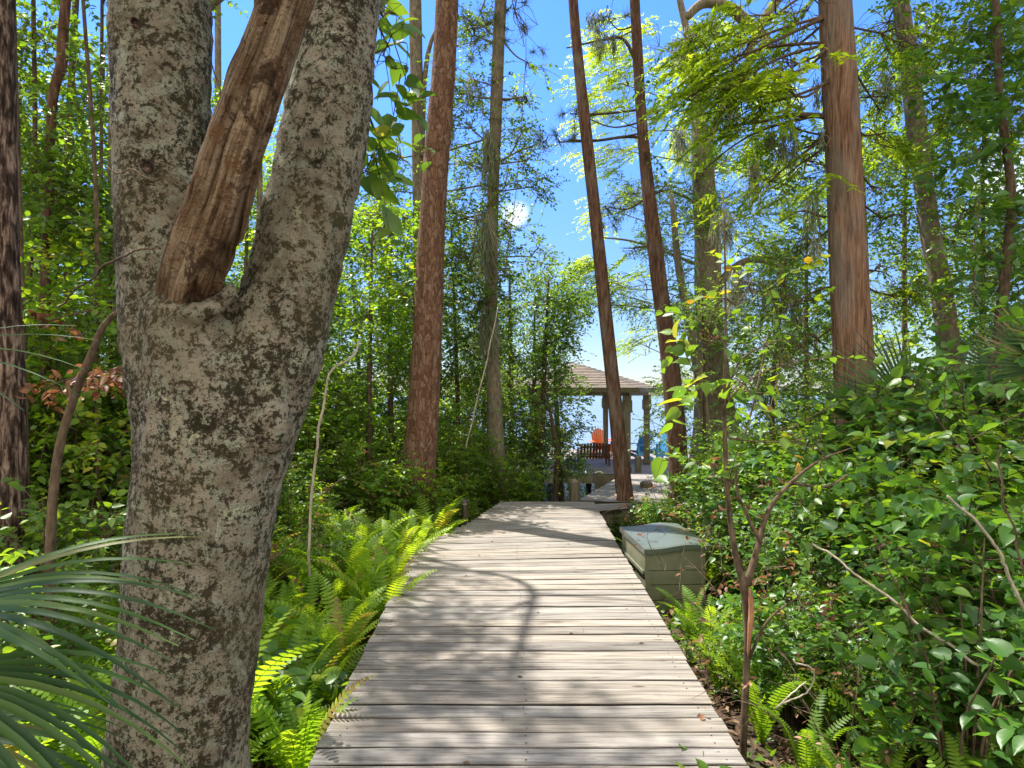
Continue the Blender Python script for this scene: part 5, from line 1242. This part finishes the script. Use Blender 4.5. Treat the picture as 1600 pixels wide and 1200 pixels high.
vine('dead_branch', 'thin dark branch arching from the left edge toward the fork', [(240, 388, 2.35), (200, 395, 2.4), (160, 420, 2.7), (130, 445, 3.2), (90, 480, 3.5)], .005, 'twig', 'branch')
vine('hanging_vine', 'long hanging vine beside the leaning grey trunk', [(1530, 300, 6), (1523, 420, 6), (1525, 480, 6)], .008, 'twig', leafy=12)
vine('bare_vine', 'curled bare vine at the foot of the forked sapling', [(1260, 1065, 2.9), (1225, 1095, 2.9), (1215, 1105, 2.9), (1262, 1080, 3.0), (1270, 1050, 3.0), (1240, 1030, 3.0)], .004, 'pale')
vine('dead_branch', 'long fallen branch slanting through the right thicket', [(1270, 850, 3.5), (1330, 890, 3.4), (1400, 945, 3.3), (1470, 1000, 3.2), (1530, 1040, 3.1)], .008, 'pale', 'branch')
vine('dead_branch', 'bare tan branch rising through the leaves at the right edge', [(1480, 775, 3.0), (1520, 810, 3.0), (1560, 860, 3.0), (1580, 910, 3.0), (1605, 960, 3.0)], .008, 'pale', 'branch')
vine('dead_branch', 'upright thin branch near the right edge above the big leaves', [(1563, 695, 2.9), (1565, 770, 2.9), (1585, 830, 2.9), (1600, 900, 2.9)], .006, 'twig', 'branch')
# dead brown leaves left
def dead_bunch(label, px, py, D, r, n):
    c = P(px, py, D); base = c; lf = MB(); n = int(n * .6); root = empty('dead_leaf_spray', label, 'dead leaves', c)
    O = clump_pts(c, r, n, .5); sprays(lf, None, O, RS.normal(0, 1, (n, 3)) - UPV * .6, .10, 4, .075, .035, 'ovate', .6, .4, .9)
    lf.build('leaves', M['dead_leaf'], root, loc=c); s = MB(); s.tube(smooth_path([c + Vector((r * 1.2, .2, .1)), c, c + Vector((-r, .1, -.05))], 10), np.linspace(.008, .003, 10), 5)
    s.build('twig', M['twig'], root, loc=c)
dead_bunch('spray of curled rusty brown dead leaves just left of the forked tree', 165, 580, 4.2, .16, 36)
dead_bunch('smaller clump of rusty dead leaves by the plated trunk', 85, 600, 4.6, .15, 20)
dead_bunch('brown dead leaves above the crooked leaning trunk', 80, 500, 5.0, .15, 14)
dead_bunch('withered brown leaves low between the leaning dark pine and storage box', 1070, 800, 8.8, .22, 14)
dead_bunch('dry pale leaves caught on the mossy cypress', 1110, 520, 12.5, .25, 22)
# spanish moss
hang_moss('spanish_moss', 'grey spanish moss hanging from branches left of the stout cypress', [(1232, 200, 7.3, .75, .16), (1262, 300, 7.3, .8, .14), (1200, 210, 7.4, .4, .12), (1282, 200, 7.2, .5, .1), (1270, 370, 7.0, .5, .1)], group='spanish moss left of the stout cypress')
hang_moss('spanish_moss', 'grey spanish moss trailing down beside the vine wrapped trunk', [(760, 200, 11.2, 1.6, .2), (757, 330, 11.2, 1.8, .2), (760, 480, 11.2, 1.5, .18), (740, 120, 11.4, .9, .2), (700, 180, 11.4, .9, .2)], group='spanish moss on the vine wrapped trunk')
hang_moss('spanish_moss', 'tattered moss hanging from the high arching limb', [(1085, 40, 15.8, 1.0, .5), (1110, 30, 15.8, .9, .4), (1060, 60, 15.8, 1.1, .3), (1140, 160, 15.8, 1.2, .3)], group='moss on the high arching limb')
hang_moss('spanish_moss', 'grey moss hanging from the pine twigs at the top centre', [(925, 20, 10.5, .5, .25), (960, 60, 10.5, .5, .2), (940, 50, 10.5, .5, .2)], group='moss on the pine twigs')
hang_moss('spanish_moss', 'moss caught in the branches of the thicket on the right', [(1265, 920, 4.6, .35, .14), (1240, 960, 4.5, .3, .1), (1180, 420, 8.8, .6, .3), (1230, 440, 8.8, .7, .25)], group='moss caught in the right thicket')
hang_moss('spanish_moss', 'grey moss hanging through the feathery foliage left of the stout cypress', [(1130, 330, 13, 1.2, .3), (1180, 250, 13, 1.3, .3), (1150, 420, 12, 1.2, .3), (1070, 200, 13, 1.1, .25), (1210, 440, 9.5, .9, .25), (1245, 460, 9, .7, .2), (1090, 120, 13.5, 1.2, .3), (1280, 120, 7.4, .6, .12)], group='moss in the feathery foliage')
hang_moss('spanish_moss', 'thin moss strands hanging from branches near the leaning grey trunk', [(1445, 90, 9.2, .6, .12), (1380, 110, 9.2, .8, .15), (1430, 60, 9.2, .5, .1), (1525, 440, 6.0, .25, .03)], group='moss near the leaning grey trunk')
